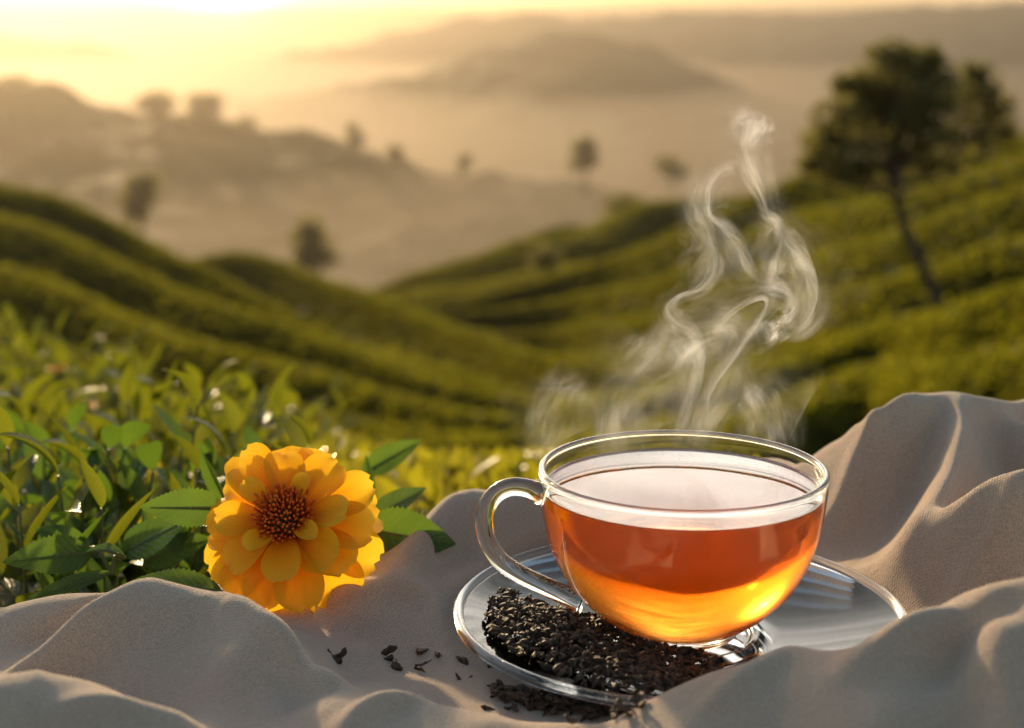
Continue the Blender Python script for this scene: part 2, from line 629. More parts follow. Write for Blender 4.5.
# ------------------------------------------------------------------ hills: lofted from foot to crest, with tea rows, and a back side
def hill(name, curves, rows=0, amp=0.4, nu=150, nv=160, back=0.6, mat='rows', rough=0.0, seed=0.0, rphase=0.0, cards=60000, csize=0.26):
    """curves: foot first, crest last; each a list of (px, py, D)"""
    cs = []
    for c in curves:
        pts = np.array([P(*q) for q in c])
        cs.append(spline(pts, nu))
    cs = np.array(cs)
    K = len(cs)
    tv = np.linspace(0, K - 1, nv)
    k0 = np.minimum(tv.astype(int), K - 2)
    u = (tv - k0)[:, None, None]
    p0, p1, p2, p3 = cs[np.maximum(k0 - 1, 0)], cs[k0], cs[k0 + 1], cs[np.minimum(k0 + 2, K - 1)]
    S = 0.5 * (2 * p1 + (p2 - p0) * u + (2 * p0 - 5 * p1 + 4 * p2 - p3) * u ** 2 + (3 * p1 - p0 - 3 * p2 + p3) * u ** 3)
    # back side, falling away behind the crest
    crest = S[-1]
    drop = np.linspace(0, 1, 26)[1:, None, None]
    ext = np.linalg.norm(crest[-1] - crest[0]) * back
    B = crest[None] + np.concatenate([0 * drop, ext * drop * 0.8, -ext * (0.40 * drop + 0.10 * drop ** 1.4)], -1)
    if rows:
        ph = np.linspace(0, rows, nv) + rphase
        du = np.linspace(0, 1, nu)
        phs = ph[:, None] + 0.22 * np.sin(du * 9 + seed)[None, :] + 0.1 * np.sin(du * 23 + seed * 2)[None, :]
        prof = np.sin(math.pi * phs) ** 2
        S = S.copy()
        scale = np.linalg.norm(np.gradient(S, axis=0), axis=-1) * nv / rows
        up = np.array([0, -0.25, 1.0])
        lump = vnoise(S, 0.45, seed) * 0.5 + vnoise(S, 0.16, seed + 5)
        S += (lump * amp * 0.10)[..., None] * up
        S += (np.minimum(amp, scale * 0.34) * prof)[..., None] * up
        B += (np.minimum(amp, scale[-1] * 0.28) * prof[-1])[None, :, None] * up
    A = np.concatenate([S, B])
    if rough:
        nz = vnoise(A, 1.0 / (rough * 6), seed) + 0.5 * vnoise(A, 1.0 / (rough * 2.2), seed + 9)
        A[..., 2] += nz * rough
    mb = MB()
    mb.add(A, grid_faces(A.shape[0], nu))
    n0 = len(mb.f)
    if rows:
        r = np.random.default_rng(int(seed * 10) + 1)
        wgt = (0.09 + 0.91 * prof ** 1.5) * (0.5 + 0.5 * np.linspace(1, 0.4, nv))[:, None]
        gi = np.linalg.norm(np.gradient(S, axis=0), axis=-1) * np.linalg.norm(np.gradient(S, axis=1), axis=-1)
        pr = (wgt * gi).ravel()
        pick = r.choice(nv * nu, cards, p=pr / pr.sum())
        ii, jj = np.unravel_index(pick, (nv, nu))
        a, b = np.minimum(ii + 1, nv - 1), np.minimum(jj + 1, nu - 1)
        f1, f2 = r.random(cards)[:, None], r.random(cards)[:, None]
        pos = S[ii, jj] + (S[a, jj] - S[ii, jj]) * f1 + (S[ii, b] - S[ii, jj]) * f2
        pos[:, 2] += csize * 0.3 * r.random(cards)
        t1 = r.normal(size=(cards, 3)); t1 /= np.linalg.norm(t1, axis=1)[:, None]
        t2 = np.cross(t1, r.normal(size=(cards, 3))); t2 /= np.linalg.norm(t2, axis=1)[:, None]
        sz = csize * (0.5 + 0.8 * r.random(cards))[:, None]
        q = np.stack([pos - t1 * sz, pos - t2 * sz * 0.6, pos + t1 * sz, pos + t2 * sz * 0.6], 1)
        mb.add(q, [(4 * k, 4 * k + 1, 4 * k + 2, 4 * k + 3) for k in range(cards)])
    o = mb.build(name, M[mat])
    if rows:
        o.data.materials.append(M['row_leaf'])
        mi = np.zeros(len(mb.f), np.int32)
        mi[n0:] = 1
        o.data.polygons.foreach_set("material_index", mi)
    tag(o, kind="structure")
    return o


# near left hill
hill("hill", [
    [(-420, 640, 25), (-100, 600, 25), (200, 560, 25), (460, 520, 27), (640, 500, 30)],
    [(-420, 420, 43), (-100, 400, 43), (150, 430, 41), (420, 470, 39), (640, 490, 38)],
    [(-420, 270, 69), (-100, 245, 69), (150, 320, 64), (420, 410, 54), (640, 480, 46)],
    [(-420, 190, 97), (-120, 175, 95), (0, 198, 92), (85, 228, 88), (170, 268, 85), (300, 345, 75), (440, 425, 64), (640, 476, 50)],
], rows=5, amp=1.3, seed=1.0, cards=75000)
# second left hill behind it
hill("hill", [
    [(-100, 450, 78), (150, 450, 76), (350, 470, 66), (520, 480, 54), (620, 480, 48), (760, 490, 43)],
    [(-100, 380, 110), (150, 370, 107), (350, 405, 90), (520, 436, 70), (620, 450, 58), (760, 462, 49)],
    [(-100, 300, 144), (120, 284, 142), (210, 268, 138), (270, 268, 134), (340, 285, 126), (420, 320, 111), (500, 352, 93), (580, 384, 75), (660, 416, 62), (760, 445, 53)],
], rows=4, amp=1.5, seed=2.4, cards=70000)
# pale hill behind the right slope
hill("hill", [
    [(330, 390, 150), (500, 360, 150), (700, 330, 150), (900, 300, 150)],
    [(330, 345, 190), (500, 300, 195), (700, 265, 200), (900, 250, 200)],
    [(330, 326, 225), (400, 298, 230), (460, 268, 235), (530, 243, 240), (610, 224, 245), (700, 212, 250), (900, 205, 260)],
], rows=3, amp=3.0, seed=3.7, csize=0.5)
# right slope with diagonal rows
hill("hill", [
    [(380, 420, 125), (480, 430, 115), (560, 440, 95), (650, 450, 66), (750, 445, 48), (850, 430, 42), (1000, 410, 40), (1250, 360, 40)],
    [(380, 380, 130), (480, 385, 122), (560, 385, 108), (650, 385, 84), (750, 375, 66), (850, 350, 58), (1000, 310, 55), (1250, 230, 55)],
    [(380, 345, 135), (480, 335, 130), (560, 325, 122), (650, 310, 106), (750, 285, 92), (850, 255, 84), (1000, 205, 80), (1250, 120, 80)],
    [(380, 325, 140), (480, 305, 138), (560, 278, 134), (660, 246, 125), (740, 208, 118), (830, 182, 113), (920, 168, 112), (1040, 148, 112), (1250, 105, 112)],
], rows=6, amp=1.5, seed=5.0, rphase=0.1, cards=90000)
# near terrace on the right
hill("hill", [
    [(560, 560, 12), (700, 540, 12), (850, 520, 12), (1000, 500, 12), (1250, 460, 12)],
    [(560, 480, 19), (700, 455, 19), (850, 430, 19), (1000, 390, 19), (1250, 330, 19)],
    [(560, 452, 25), (700, 428, 25), (790, 400, 25), (870, 376, 25), (950, 348, 25), (1040, 312, 25), (1250, 240, 25)],
], rows=2, amp=0.8, seed=6.0, csize=0.16, back=0.35)
# far ridges fading into haze
hill("ridge", [
    [(-300, 330, 870), (0, 320, 870), (250, 320, 899), (450, 300, 928), (700, 280, 957)],
    [(-300, 200, 1160), (0, 200, 1160), (250, 220, 1189), (450, 240, 1218), (700, 240, 1218)],
    [(-300, 60, 1508), (-80, 75, 1508), (0, 84, 1508), (60, 86, 1508), (120, 112, 1508), (240, 124, 1508), (330, 140, 1508), (400, 160, 1508), (470, 172, 1508), (580, 184, 1508), (680, 205, 1508)],
], mat='forest', rough=9, seed=11, back=0.5)
hill("ridge", [
    [(350, 260, 1536), (600, 240, 1600), (800, 220, 1664), (1150, 200, 1728)],
    [(350, 215, 1984), (600, 190, 2048), (800, 170, 2112), (1150, 150, 2176)],
    [(350, 190, 2496), (480, 165, 2496), (600, 130, 2560), (700, 118, 2624), (800, 125, 2688), (950, 120, 2752), (1150, 110, 2752)],
], mat='forest', rough=13, seed=13, back=0.4)
hill("mountain", [
    [(100, 170, 2332), (400, 160, 2332), (600, 160, 2332), (900, 170, 2332)],
    [(100, 130, 2851), (400, 105, 2851), (560, 90, 2851), (700, 115, 2851), (900, 150, 2851)],
    [(100, 110, 3369), (300, 95, 3369), (420, 70, 3369), (500, 45, 3369), (560, 34, 3369), (630, 42, 3369), (700, 72, 3369), (780, 104, 3369), (900, 130, 3369)],
], mat='forest', rough=22, seed=17, back=0.4)
hill("mountain", [
    [(450, 120, 4212), (700, 120, 4212), (1300, 120, 4212)],
    [(450, 70, 5054), (700, 60, 5054), (1300, 50, 5054)],
    [(450, 40, 6177), (540, 22, 6177), (640, 16, 6177), (720, 14, 6177), (830, 14, 6177), (930, 8, 6177), (1040, 2, 6177), (1300, -8, 6177)],
], mat='forest', rough=26, seed=19, back=0.3)
hill("mountain", [
    [(-300, 140, 4212), (100, 140, 4212), (500, 130, 4212)],
    [(-300, 80, 5054), (100, 90, 5054), (500, 80, 5054)],
    [(-300, 25, 5896), (-60, 28, 5896), (60, 40, 5896), (160, 62, 5896), (240, 66, 5896), (330, 52, 5896), (400, 34, 5896), (470, 18, 5896), (560, 16, 5896), (700, 30, 5896)],
], mat='forest', rough=26, seed=23, back=0.3)


# ------------------------------------------------------------------ trees
def leaf_cards(mb, centre, rad, n, size, r):
    d = r.normal(size=(n, 3))
    d /= np.linalg.norm(d, axis=1)[:, None]
    pos = np.asarray(centre) + d * (np.asarray(rad) * (r.random(n) ** 0.42)[:, None])
    a = r.normal(size=(n, 3))
    a /= np.linalg.norm(a, axis=1)[:, None]
    b = np.cross(a, r.normal(size=(n, 3)))
    b /= np.linalg.norm(b, axis=1)[:, None]
    s = size * (0.6 + 0.8 * r.random(n))[:, None]
    q = np.stack([pos - a * s, pos - b * s * 0.5, pos + a * s, pos + b * s * 0.5], 1)
    mb.add(q, [(4 * i, 4 * i + 1, 4 * i + 2, 4 * i + 3) for i in range(n)])


def tree(label, base, trunk, clumps, leaf, nleaf, rad, seed=0, limbs=True, group=None):
    """trunk: points relative to the base; clumps: (centre rel, radii)"""
    r = np.random.default_rng(seed)
    root = empty("tree", base)
    tag(root, label, "tree", group)
    tb = MB()
    tp = spline(trunk, 14)
    tb.add(*tube(tp, np.linspace(rad, rad * 0.45, 14), 8))
    if limbs:
        for c, rr in clumps:
            c = np.asarray(c, float)
            k = min(len(tp) - 1, max(3, int(len(tp) * (0.55 + 0.4 * r.random()))))
            p0 = tp[k]
            mid = (p0 * 0.5 + c * 0.5) + np.array([0, 0, -0.12 * np.linalg.norm(c - p0)])
            tb.add(*tube(spline([p0, mid, c], 8), np.linspace(rad * 0.42, rad * 0.12, 8), 6))
    tb.build("trunk", M['bark'], root)
    cb = MB()
    tot = sum(np.prod(c[1]) ** 0.66 for c in clumps)
    for c, rr in clumps:
        leaf_cards(cb, c, rr, max(20, int(nleaf * np.prod(rr) ** 0.66 / tot)), leaf, r)
    cb.build("crown", M['crown'], root, smooth=False)
    return root


def pxm(D):
    return D / F_PX * 1.02


# big tree on the right slope
D0 = 45.0
s = pxm(D0)
B0 = P(946, 354, D0)


def rel(px, py, dy=0.0):
    return P(px, py, D0 + dy) - B0


big = []
for px, py, rx, rz, dy in [(905, 66, 40, 22, 0), (868, 88, 36, 26, 1), (935, 92, 36, 30, -1), (842, 120, 34, 26, 0), (880, 125, 36, 30, 1.2), (918, 130, 34, 30, -0.5),
                           (826, 152, 28, 24, 0), (856, 160, 30, 24, -1), (888, 165, 26, 20, 0.6), (925, 160, 26, 18, 1), (838, 176, 22, 12, 0), (895, 100, 50, 30, 1.5),
                           (982, 88, 24, 24, 2), (1000, 112, 20, 22, 2), (968, 115, 24, 26, 2), (985, 138, 20, 18, 2), (955, 140, 22, 18, 1.5), (948, 168, 16, 14, 1.5)]:
    big.append((rel(px, py, dy), (rx * s, rx * s * 0.8, rz * s)))
wide = [(rel(a, b, e), (rx * s, rx * s * 0.8, rz * s)) for a, b, rx, rz, e in [(814, 140, 18, 14, 1), (808, 165, 14, 12, 0), (890, 52, 26, 14, 0), (930, 58, 20, 14, -1), (848, 84, 20, 14, 1), (1006, 132, 14, 12, 2), (975, 72, 18, 12, 2)]]
tree("big broad-crowned tree with a long leaning trunk on the right slope", B0,
     [(0, 0, -0.3), rel(936, 300), rel(920, 260), rel(903, 225), rel(897, 190), rel(893, 150), rel(900, 100)], [(c, tuple(0.94 * q for q in rr)) for c, rr in big + wide], 0.14, 7200, 7.0 * s, 3)


def small_tree(label, px, py_base, py_top, half_w, D, seed, lean=0.0, shape=1.0, group=None, nleaf=900):
    s = pxm(D)
    B = P(px, py_base, D)
    H = (py_base - py_top) * s
    r = np.random.default_rng(seed)
    hw = half_w * s
    cl = []
    for k in range(14):
        a = r.random() * 6.28
        q = r.random() ** 0.5
        cl.append(((hw * 0.55 * q * math.cos(a) + lean * H * 0.6, hw * 0.55 * q * math.sin(a), H * (0.42 + 0.48 * r.random())), (hw * 0.50, hw * 0.50, H * 0.15 * shape)))
    tree(label, B, [(0, 0, -H * 0.1), (lean * H * 0.2, 0, H * 0.3), (lean * H * 0.6, 0, H * 0.75)], cl, 0.055 * H, nleaf, 0.035 * H, seed, True, group)


small_tree("dark rounded tree standing above the near left hill's slope", 143, 245, 175, 25, 430, 21)
small_tree("dark domed tree standing on the brow of the second left hill", 319, 292, 216, 31, 400, 22)
small_tree("hazy orange tree with two wide tops on the left ridge", 206, 140, 92, 24, 1470, 23)
small_tree("hazy orange tree just left of the two-topped ridge tree", 156, 135, 90, 25, 1470, 24)
small_tree("hazy tree on the left ridge at the edge of the frame", 14, 112, 74, 26, 1470, 25)
small_tree("small hazy tree bump standing between the two-topped tree and the lone ridge tree", 248, 138, 116, 16, 1470, 26)
small_tree("lone small tree sticking up from the falling left ridge", 355, 158, 124, 13, 1470, 27)
small_tree("low hazy tree where the left ridge flattens out", 394, 172, 146, 14, 1470, 28)
small_tree("small faint tree near the low end of the left ridge", 463, 186, 155, 9, 1480, 29)
small_tree("hazy grey tree standing in the mist of the middle valley", 585, 190, 140, 19, 1150, 30)
small_tree("low wide hazy bush tree behind the pale hill's brow", 620, 226, 194, 26, 330, 31)
small_tree("brown blurred tree on the pale hill left of the steam", 543, 284, 244, 21, 170, 32)
small_tree("faint far tree in the valley mist left of the big tree", 672, 190, 155, 24, 1300, 33)

# ------------------------------------------------------------------ haze
def box(name, lo, hi, mat, label=None):
    lo, hi = np.array(lo, float), np.array(hi, float)
    v = [[(lo, hi)[i][0], (lo, hi)[j][1], (lo, hi)[k][2]] for i in (0, 1) for j in (0, 1) for k in (0, 1)]
    f = [(0, 1, 3, 2), (4, 6, 7, 5), (0, 4, 5, 1), (2, 3, 7, 6), (0, 2, 6, 4), (1, 5, 7, 3)]
    mb = MB()
    mb.add(v, f)
    o = mb.build(name, mat, None, False)
    tag(o, label, None, None, "stuff")
    return o


box("haze", (-14000, -3000, -1500), (14000, 14000, 60), M['haze'])
box("mist", (-6000, 320, -1400), (6000, 9000, -128), M['mist'])

# ------------------------------------------------------------------ cloth
def cloth():
    xs = np.arange(-0.50, 0.42, 0.0016)
    ys = np.arange(-0.34, 0.30, 0.0016)
    X, Y = np.meshgrid(xs, ys, indexing='ij')
    Z = np.zeros_like(X)
    Q = np.stack([X, Y], -1)
    # (pixel x, pixel y, height of the crest), width on the camera side, width on the far side
    folds = [
        # left hump, back lip under the leaves and flower
        ([(-40, 622, .022), (60, 602, .026), (160, 590, .032), (215, 598, .030), (255, 630, .026), (295, 668, .020), (340, 700, .014)], .040, .026),
        ([(160, 590, .032), (110, 622, .028), (63, 650, .022), (0, 684, .018), (-60, 700, .016)], .020, .020),
        # front left roll
        ([(-60, 672, .034), (0, 678, .036), (73, 682, .035), (146, 704, .032), (195, 730, .028), (230, 760, .020)], .05, .020),
        # front middle roll
        ([(300, 734, .012), (330, 714, .018), (366, 706, .020), (415, 702, .020), (488, 712, .018), (540, 730, .012)], .04, .014),
        # behind flower and handle: soft back hump
        ([(330, 560, .014), (400, 545, .018), (440, 515, .024), (485, 490, .030), (540, 486, .030), (620, 480, .024), (720, 470, .022)], .030, .030),
        # right high fold
        ([(790, 470, .020), (835, 440, .040), (880, 412, .056), (928, 391, .064), (985, 396, .060), (1050, 392, .058)], .030, .030),
        ([(962, 400, .062), (958, 440, .056), (938, 488, .045), (905, 535, .031), (880, 568, .017)], .018, .016),
        ([(1110, 400, .062), (1060, 412, .060), (1010, 424, .050), (985, 445, .040)], .018, .018),
        # second right fold
        ([(1120, 455, .062), (1024, 468, .060), (994, 474, .057), (968, 491, .050), (930, 522, .036), (905, 552, .022), (888, 578, .012)], .022, .018),
        # front right roll, over the saucer's edge
        ([(1160, 560, .074), (1050, 566, .070), (1010, 570, .068), (975, 580, .062), (948, 602, .056), (915, 628, .050), (880, 642, .045), (840, 648, .041), (792, 650, .038), (751, 664, .034), (696, 684, .028), (650, 706, .022), (610, 735, .014)], .060, .016),
        ([(1160, 660, .050), (1024, 650, .046), (930, 690, .034), (860, 740, .024)], .035, .03),
        ([(640, 470, .020), (740, 462, .020), (850, 470, .02)], .05, .05),
    ]
    acc = np.zeros_like(Z)
    kk = 170.0
    for pts, wn, wf in folds:
        p = np.array([np.append(G(a, b, h)[:2], h) for a, b, h in pts])
        p = spline(p, len(p) * 7)
        best = np.full(X.shape, 1e9)
        hh = np.zeros(X.shape)
        sg = np.zeros(X.shape)
        for a, b in zip(p[:-1], p[1:]):
            e = b[:2] - a[:2]
            L2 = e.dot(e) + 1e-12
            tt = np.clip(((Q - a[:2]) @ e) / L2, 0, 1)
            dv = Q - (a[:2] + tt[..., None] * e)
            dd = np.hypot(dv[..., 0], dv[..., 1])
            mk = dd < best
            best = np.where(mk, dd, best)
            hh = np.where(mk, a[2] + tt * (b[2] - a[2]), hh)
            sg = np.where(mk, dv[..., 1] - 0.25 * np.abs(dv[..., 0]) * 0, sg)
        wsm = 1 / (1 + np.exp(-sg / 0.006))
        wid = wn * (1 - wsm) + wf * wsm
        q = best / wid
        prof = 1.0 / (1 + q ** 2.6)
        prof = 0.65 * np.exp(-1.35 * (np.sqrt(q ** 2 + 0.30 ** 2) - 0.30)) + 0.35 * np.exp(-q ** 1.9 * 0.75)
        acc += np.expm1(kk * hh * prof)
    Z = np.log1p(acc) / kk
    ker = np.exp(-(np.arange(-9, 10) / 1.9) ** 2 / 2)
    ker /= ker.sum()
    for ax in (0, 1):
        Zp = np.pad(Z, [(9, 9) if q == ax else (0, 0) for q in (0, 1)], mode='edge')
        Z = sum(ker[q] * (Zp[q:q + Z.shape[0]] if ax == 0 else Zp[:, q:q + Z.shape[1]]) for q in range(19))
    # smaller creases, added on top
    creases = [
        ([(905, 470, .03), (860, 500, .02), (835, 540, .01)], .0045, .006), ([(930, 450, .04), (890, 480, .03), (850, 490, .02)], .0035, .005),
        ([(985, 500, .05), (1000, 540, .05), (1024, 560, .05)], -.005, .008),
        ([(1024, 500, .05), (980, 520, .045), (945, 560, .035)], .004, .006), ([(960, 630, .05), (900, 665, .04), (840, 690, .035)], .0045, .008),
        ([(1024, 610, .06), (970, 640, .05), (925, 690, .04)], -.005, .007), ([(800, 670, .03), (740, 690, .03), (700, 715, .025)], .003, .006),
        ([(230, 609, .028), (273, 643, .022), (317, 687, .015), (345, 704, .012)], .006, .008), ([(142, 596, .03), (100, 626, .026), (63, 650, .022), (10, 680, .018)], .006, .007),
        ([(300, 560, .015), (350, 590, .01), (420, 600, .006), (460, 640, .004)], .0035, .009), ([(395, 575, .012), (430, 545, .016), (455, 515, .02)], .0045, .008),
        ([(430, 585, .008), (470, 545, .014), (500, 505, .02)], -.003, .007), ([(330, 625, .005), (400, 640, .004), (455, 680, .004)], -.0025, .010),
        ([(20, 640, .02), (70, 620, .024), (120, 600, .028)], -.003, .006), ([(60, 720, .03), (130, 712, .03), (190, 735, .025)], .003, .006),
        ([(560, 500, .02), (600, 480, .022), (660, 472, .02)], .003, .008), ([(250, 660, .02), (210, 690, .02), (190, 720, .02)], .003, .012),
        ([(370, 660, .008), (330, 680, .010), (290, 720, .012)], -.003, .008), ([(420, 712, .015), (380, 720, .015), (340, 745, .015)], .003, .005),
    ]
    for pts, amp, wd in creases:
        p = np.array([G(a, b, h)[:2] for a, b, h in pts])
        p = spline(p, len(p) * 6)
        best = np.full(X.shape, 1e9)
        tpar = np.zeros(X.shape)
        for k, (a, b) in enumerate(zip(p[:-1], p[1:])):
            e = b - a
            tt = np.clip(((Q - a) @ e) / (e.dot(e) + 1e-12), 0, 1)
            dv = Q - (a + tt[..., None] * e)
            dd = np.hypot(dv[..., 0], dv[..., 1])
            mk = dd < best
            best = np.where(mk, dd, best)
            tpar = np.where(mk, (k + tt) / (len(p) - 1), tpar)
        Z += 1.35 * amp * np.exp(-(best / (wd * 0.85)) ** 2) * np.sin(math.pi * np.clip(0.08 + 0.84 * tpar, 0, 1)) ** 0.7
    # flat where the saucer rests
    rr = np.hypot(X, Y)
    k = np.clip((rr - 0.074) / 0.016, 0, 1)
    k = k * k * (3 - 2 * k)
    lim = 0.0005 + 0.06 * np.clip((rr - 0.068) / 0.055, 0, 1) ** 1.1
    Z = np.where(rr < 0.14, Z * k, Z)
    # soft random drape
    for fx, fy, am, ph in ((23, 31, .0011, 0.3), (47, -29, .0008, 1.9), (71, 55, .0005, 4.1), (-38, 90, .0005, 2.2), (130, 40, .00022, 1.0), (-95, 120, .0002, 3.0)):
        Z += am * np.sin(fx * X * 2 + fy * Y * 2 + ph + 1.3 * np.sin(14 * X - 9 * Y)) * np.clip((rr - 0.07) / 0.04, 0, 1)
    # drapery creases: stretched ridged noise
    def lattice(px_, py_, seed):
        rr_ = np.random.default_rng(seed).random((128, 128))
        i0, j0 = np.floor(px_).astype(int), np.floor(py_).astype(int)
        fx, fy = px_ - i0, py_ - j0
        fx, fy = fx * fx * fx * (fx * (fx * 6 - 15) + 10), fy * fy * fy * (fy * (fy * 6 - 15) + 10)
        g = lambda a, b: rr_[a % 128, b % 128]
        return (g(i0, j0) * (1 - fx) + g(i0 + 1, j0) * fx) * (1 - fy) + (g(i0, j0 + 1) * (1 - fx) + g(i0 + 1, j0 + 1) * fx) * fy
    ca, sa = math.cos(0.65), math.sin(0.65)
    U, V = X * ca + Y * sa, -X * sa + Y * ca
    wob = lattice(X * 18 + 40, Y * 18 + 40, 3) - 0.5
    for su, sv, am, sd_ in ((7, 26, .0014, 1), (12, 60, .0006, 2)):
        nz = lattice(U * su + 50 + wob * 1.2, V * sv + 50 + wob * 2.0, sd_)
        rdg = 1 - np.abs(2 * nz - 1)
        Z += am * (rdg ** 2 - 0.3) * (1 - 0.7 * np.clip((0.02 - Y) / 0.08, 0, 1) * np.clip((X + 0.06) / 0.06, 0, 1)) * np.clip((rr - 0.076) / 0.03, 0, 1)
    # back hem falls onto the ground
    hx = np.array([-0.55, -0.30, -0.17, -0.10, -0.05, 0.02, 0.10, 0.2, 0.45])
    hy = np.array([0.030, 0.032, 0.050, 0.085, 0.130, 0.165, 0.185, 0.22, 0.24])
    hem = np.interp(X, hx, hy)
    over = np.clip(Y - hem, 0, 0.06)
    Z = Z - over * 0.9 - (over / 0.06) ** 2 * 0.01
    keep = (Y - hem) < 0.055
    v = np.stack([X, Y, Z], -1).reshape(-1, 3)
    uv = np.stack([X, Y], -1).reshape(-1, 2)
    nx, ny = len(xs), len(ys)
    idx = np.arange(nx * ny).reshape(nx, ny)
    q = np.stack([idx[:-1, :-1], idx[1:, :-1], idx[1:, 1:], idx[:-1, 1:]], -1)
    kq = keep[:-1, :-1] & keep[1:, :-1] & keep[1:, 1:] & keep[:-1, 1:]
    q = q[kq]
    used = np.unique(q)
    mp = np.full(nx * ny, -1)
    mp[used] = np.arange(len(used))
    q = mp[q]
    me = bpy.data.meshes.new("cloth")
    me.vertices.add(len(used))
    me.vertices.foreach_set("co", v[used].astype(np.float32).ravel())
    me.loops.add(q.size)
    me.loops.foreach_set("vertex_index", q.ravel().astype(np.int32))
    me.polygons.add(len(q))
    me.polygons.foreach_set("loop_start", np.arange(0, q.size, 4, dtype=np.int32))
    me.polygons.foreach_set("use_smooth", np.ones(len(q), bool))
    lay = me.uv_layers.new(name="UVMap")
    lay.data.foreach_set("uv", uv[used][q.ravel()].astype(np.float32).ravel())
    me.update(calc_edges=True)
    me.validate()
    o = link("cloth", me, M['cloth'])
    tag(o, "taupe flannel cloth lying in soft folds under the saucer and flower", "cloth")

    def height(x, y):
        i = int(np.clip(round((x - xs[0]) / 0.0016), 0, nx - 1))
        j = int(np.clip(round((y - ys[0]) / 0.0016), 0, ny - 1))
        return float(Z[i, j])
    return height


cloth_z = cloth()


def on_cloth(px, py):
    """where the view ray through a pixel meets the cloth"""
    r = ray(px, py)
    lo = 0.25
    for k in range(1400):
        p = CAM + r * lo
        if p[2] <= cloth_z(p[0], p[1]):
            return p
        lo += 0.0005
    return G(px, py, 0)


# ------------------------------------------------------------------ saucer, cup, tea
def arc_round(prof_outer, prof_inner, rim_c, rim_r, n=9):
    return prof_outer, prof_inner


def make_saucer():
    root = empty("saucer", (0, 0, 0.0012))
    tag(root, "clear glass saucer with a rounded rim under the teacup", "saucer")
    top = spline([(0.0001, 0.0040), (0.020, 0.0040), (0.0245, 0.0042), (0.0262, 0.0058), (0.0285, 0.0060), (0.0305, 0.0046), (0.036, 0.0046), (0.050, 0.0066), (0.064, 0.0094), (0.0735, 0.0118), (0.0764, 0.0125)], 60)
    a = np.linspace(1.2, -1.0, 5)
    rim = np.stack([0.0766 + 0.0003 * np.cos(a), 0.0119 + 0.0005 * np.sin(a)], 1)
    bot = spline([(0.0764, 0.0112), (0.0730, 0.0094), (0.062, 0.0060), (0.050, 0.0034), (0.040, 0.0010), (0.036, 0.0002), (0.0335, 0.0002), (0.031, 0.0016), (0.020, 0.0014), (0.0001, 0.0014)], 50)
    v, f = lathe(np.concatenate([top, rim, bot]), 160, False)
    mb = MB()
    mb.add(v, f)
    o = mb.build("dish", M['thin_glass'], root)
    clean(o.data, 2e-4 * 0.5)
    a = np.linspace(0, 2 * math.pi, 16, endpoint=False)
    v, f = lathe(np.stack([0.0785 + 0.0019 * np.cos(a), 0.0124 + 0.0019 * np.sin(a)], 1), 160, True)
    rb = MB()
    rb.add(v, f)
    rim_o = rb.build("rim", M['glass'], root)
    clean(rim_o.data, 1e-7)
    return root


def make_cup():
    base = 0.0066
    root = empty("teacup", (0, 0, base))
    tag(root, "clear glass teacup with a looped handle standing on the saucer", "cup")
    Zr = 0.0585
    outer = spline([(0.0001, 0.0012), (0.014, 0.0010), (0.0180, 0.0003), (0.0196, 0.0), (0.0208, 0.0007), (0.0212, 0.0020), (0.0222, 0.0036), (0.0270, 0.0064), (0.0335, 0.0120), (0.0400, 0.0195), (0.0448, 0.0285), (0.0478, 0.0385), (0.0494, 0.0490), (0.0500, 0.0570), (0.0502, 0.0590)], 90)
    a = np.linspace(0, math.pi, 12)
    rim = np.stack([0.0489 + 0.0013 * np.cos(a), 0.0590 + 0.0013 * np.sin(a)], 1)
    inner = spline([(0.0476, 0.0590), (0.0480, 0.0570), (0.0476, 0.0490), (0.0461, 0.0387), (0.0432, 0.0290), (0.0386, 0.0206), (0.0322, 0.0134), (0.0250, 0.0085), (0.0160, 0.0060), (0.0001, 0.0054)], 70)
    v, f = lathe(np.concatenate([outer, rim, inner]), 192, False)
    mb = MB()
    mb.add(v, f)
    o = mb.build("bowl", M['glass'], root)
    clean(o.data, 1e-4)
    # handle
    pts = []
    for px, py in [(546, 497), (530, 489), (512, 487), (497, 493), (487, 506), (484, 522), (488, 542), (500, 560), (520, 574), (545, 586), (570, 597), (583, 602)]:
        q = P(px, py, 0.5172 - 0.004)
        pts.append(q - np.array([0, 0, base]))
    pts = np.array(pts)
    pts[:, 0] += 0.0
    path = spline(pts, 60)
    # meet the bowl's outer wall
    tt = np.linspace(0, 1, 60)
    rad = 0.0033 + 0.0008 * np.exp(-(tt / 0.07) ** 2) + 0.0012 * np.exp(-((1 - tt) / 0.09) ** 2)
    hv, hf = tube(path, rad, 20)
    hb = MB()
    hb.add(hv, hf)
    h = hb.build("handle", M['glass'], root)
    clean(h.data, 1e-7)
    # tea
    lev = 0.0528
    ins = [(0.0001, 0.0053), (0.0160, 0.0059), (0.0251, 0.0084), (0.0323, 0.0133), (0.0387, 0.0205), (0.0433, 0.0289), (0.0462, 0.0386), (0.04765, 0.0488), (0.0479, 0.0528)]
    side = spline(ins, 60)
    top = np.array([(0.0480, lev + 0.0006), (0.0473, lev + 0.0003), (0.0467, lev + 0.00008), (0.0457, lev), (0.03, lev), (0.0001, lev)])
    v, f = lathe(np.concatenate([side, top]), 192, False)
    tb = MB()
    tb.add(v, f)
    t = tb.build("tea", M['tea'])
    t.location = (0, 0, base)
    clean(t.data, 1e-4)
    tag(t, "amber black tea filling the glass cup nearly to the rim", "tea")


make_saucer()
make_cup()


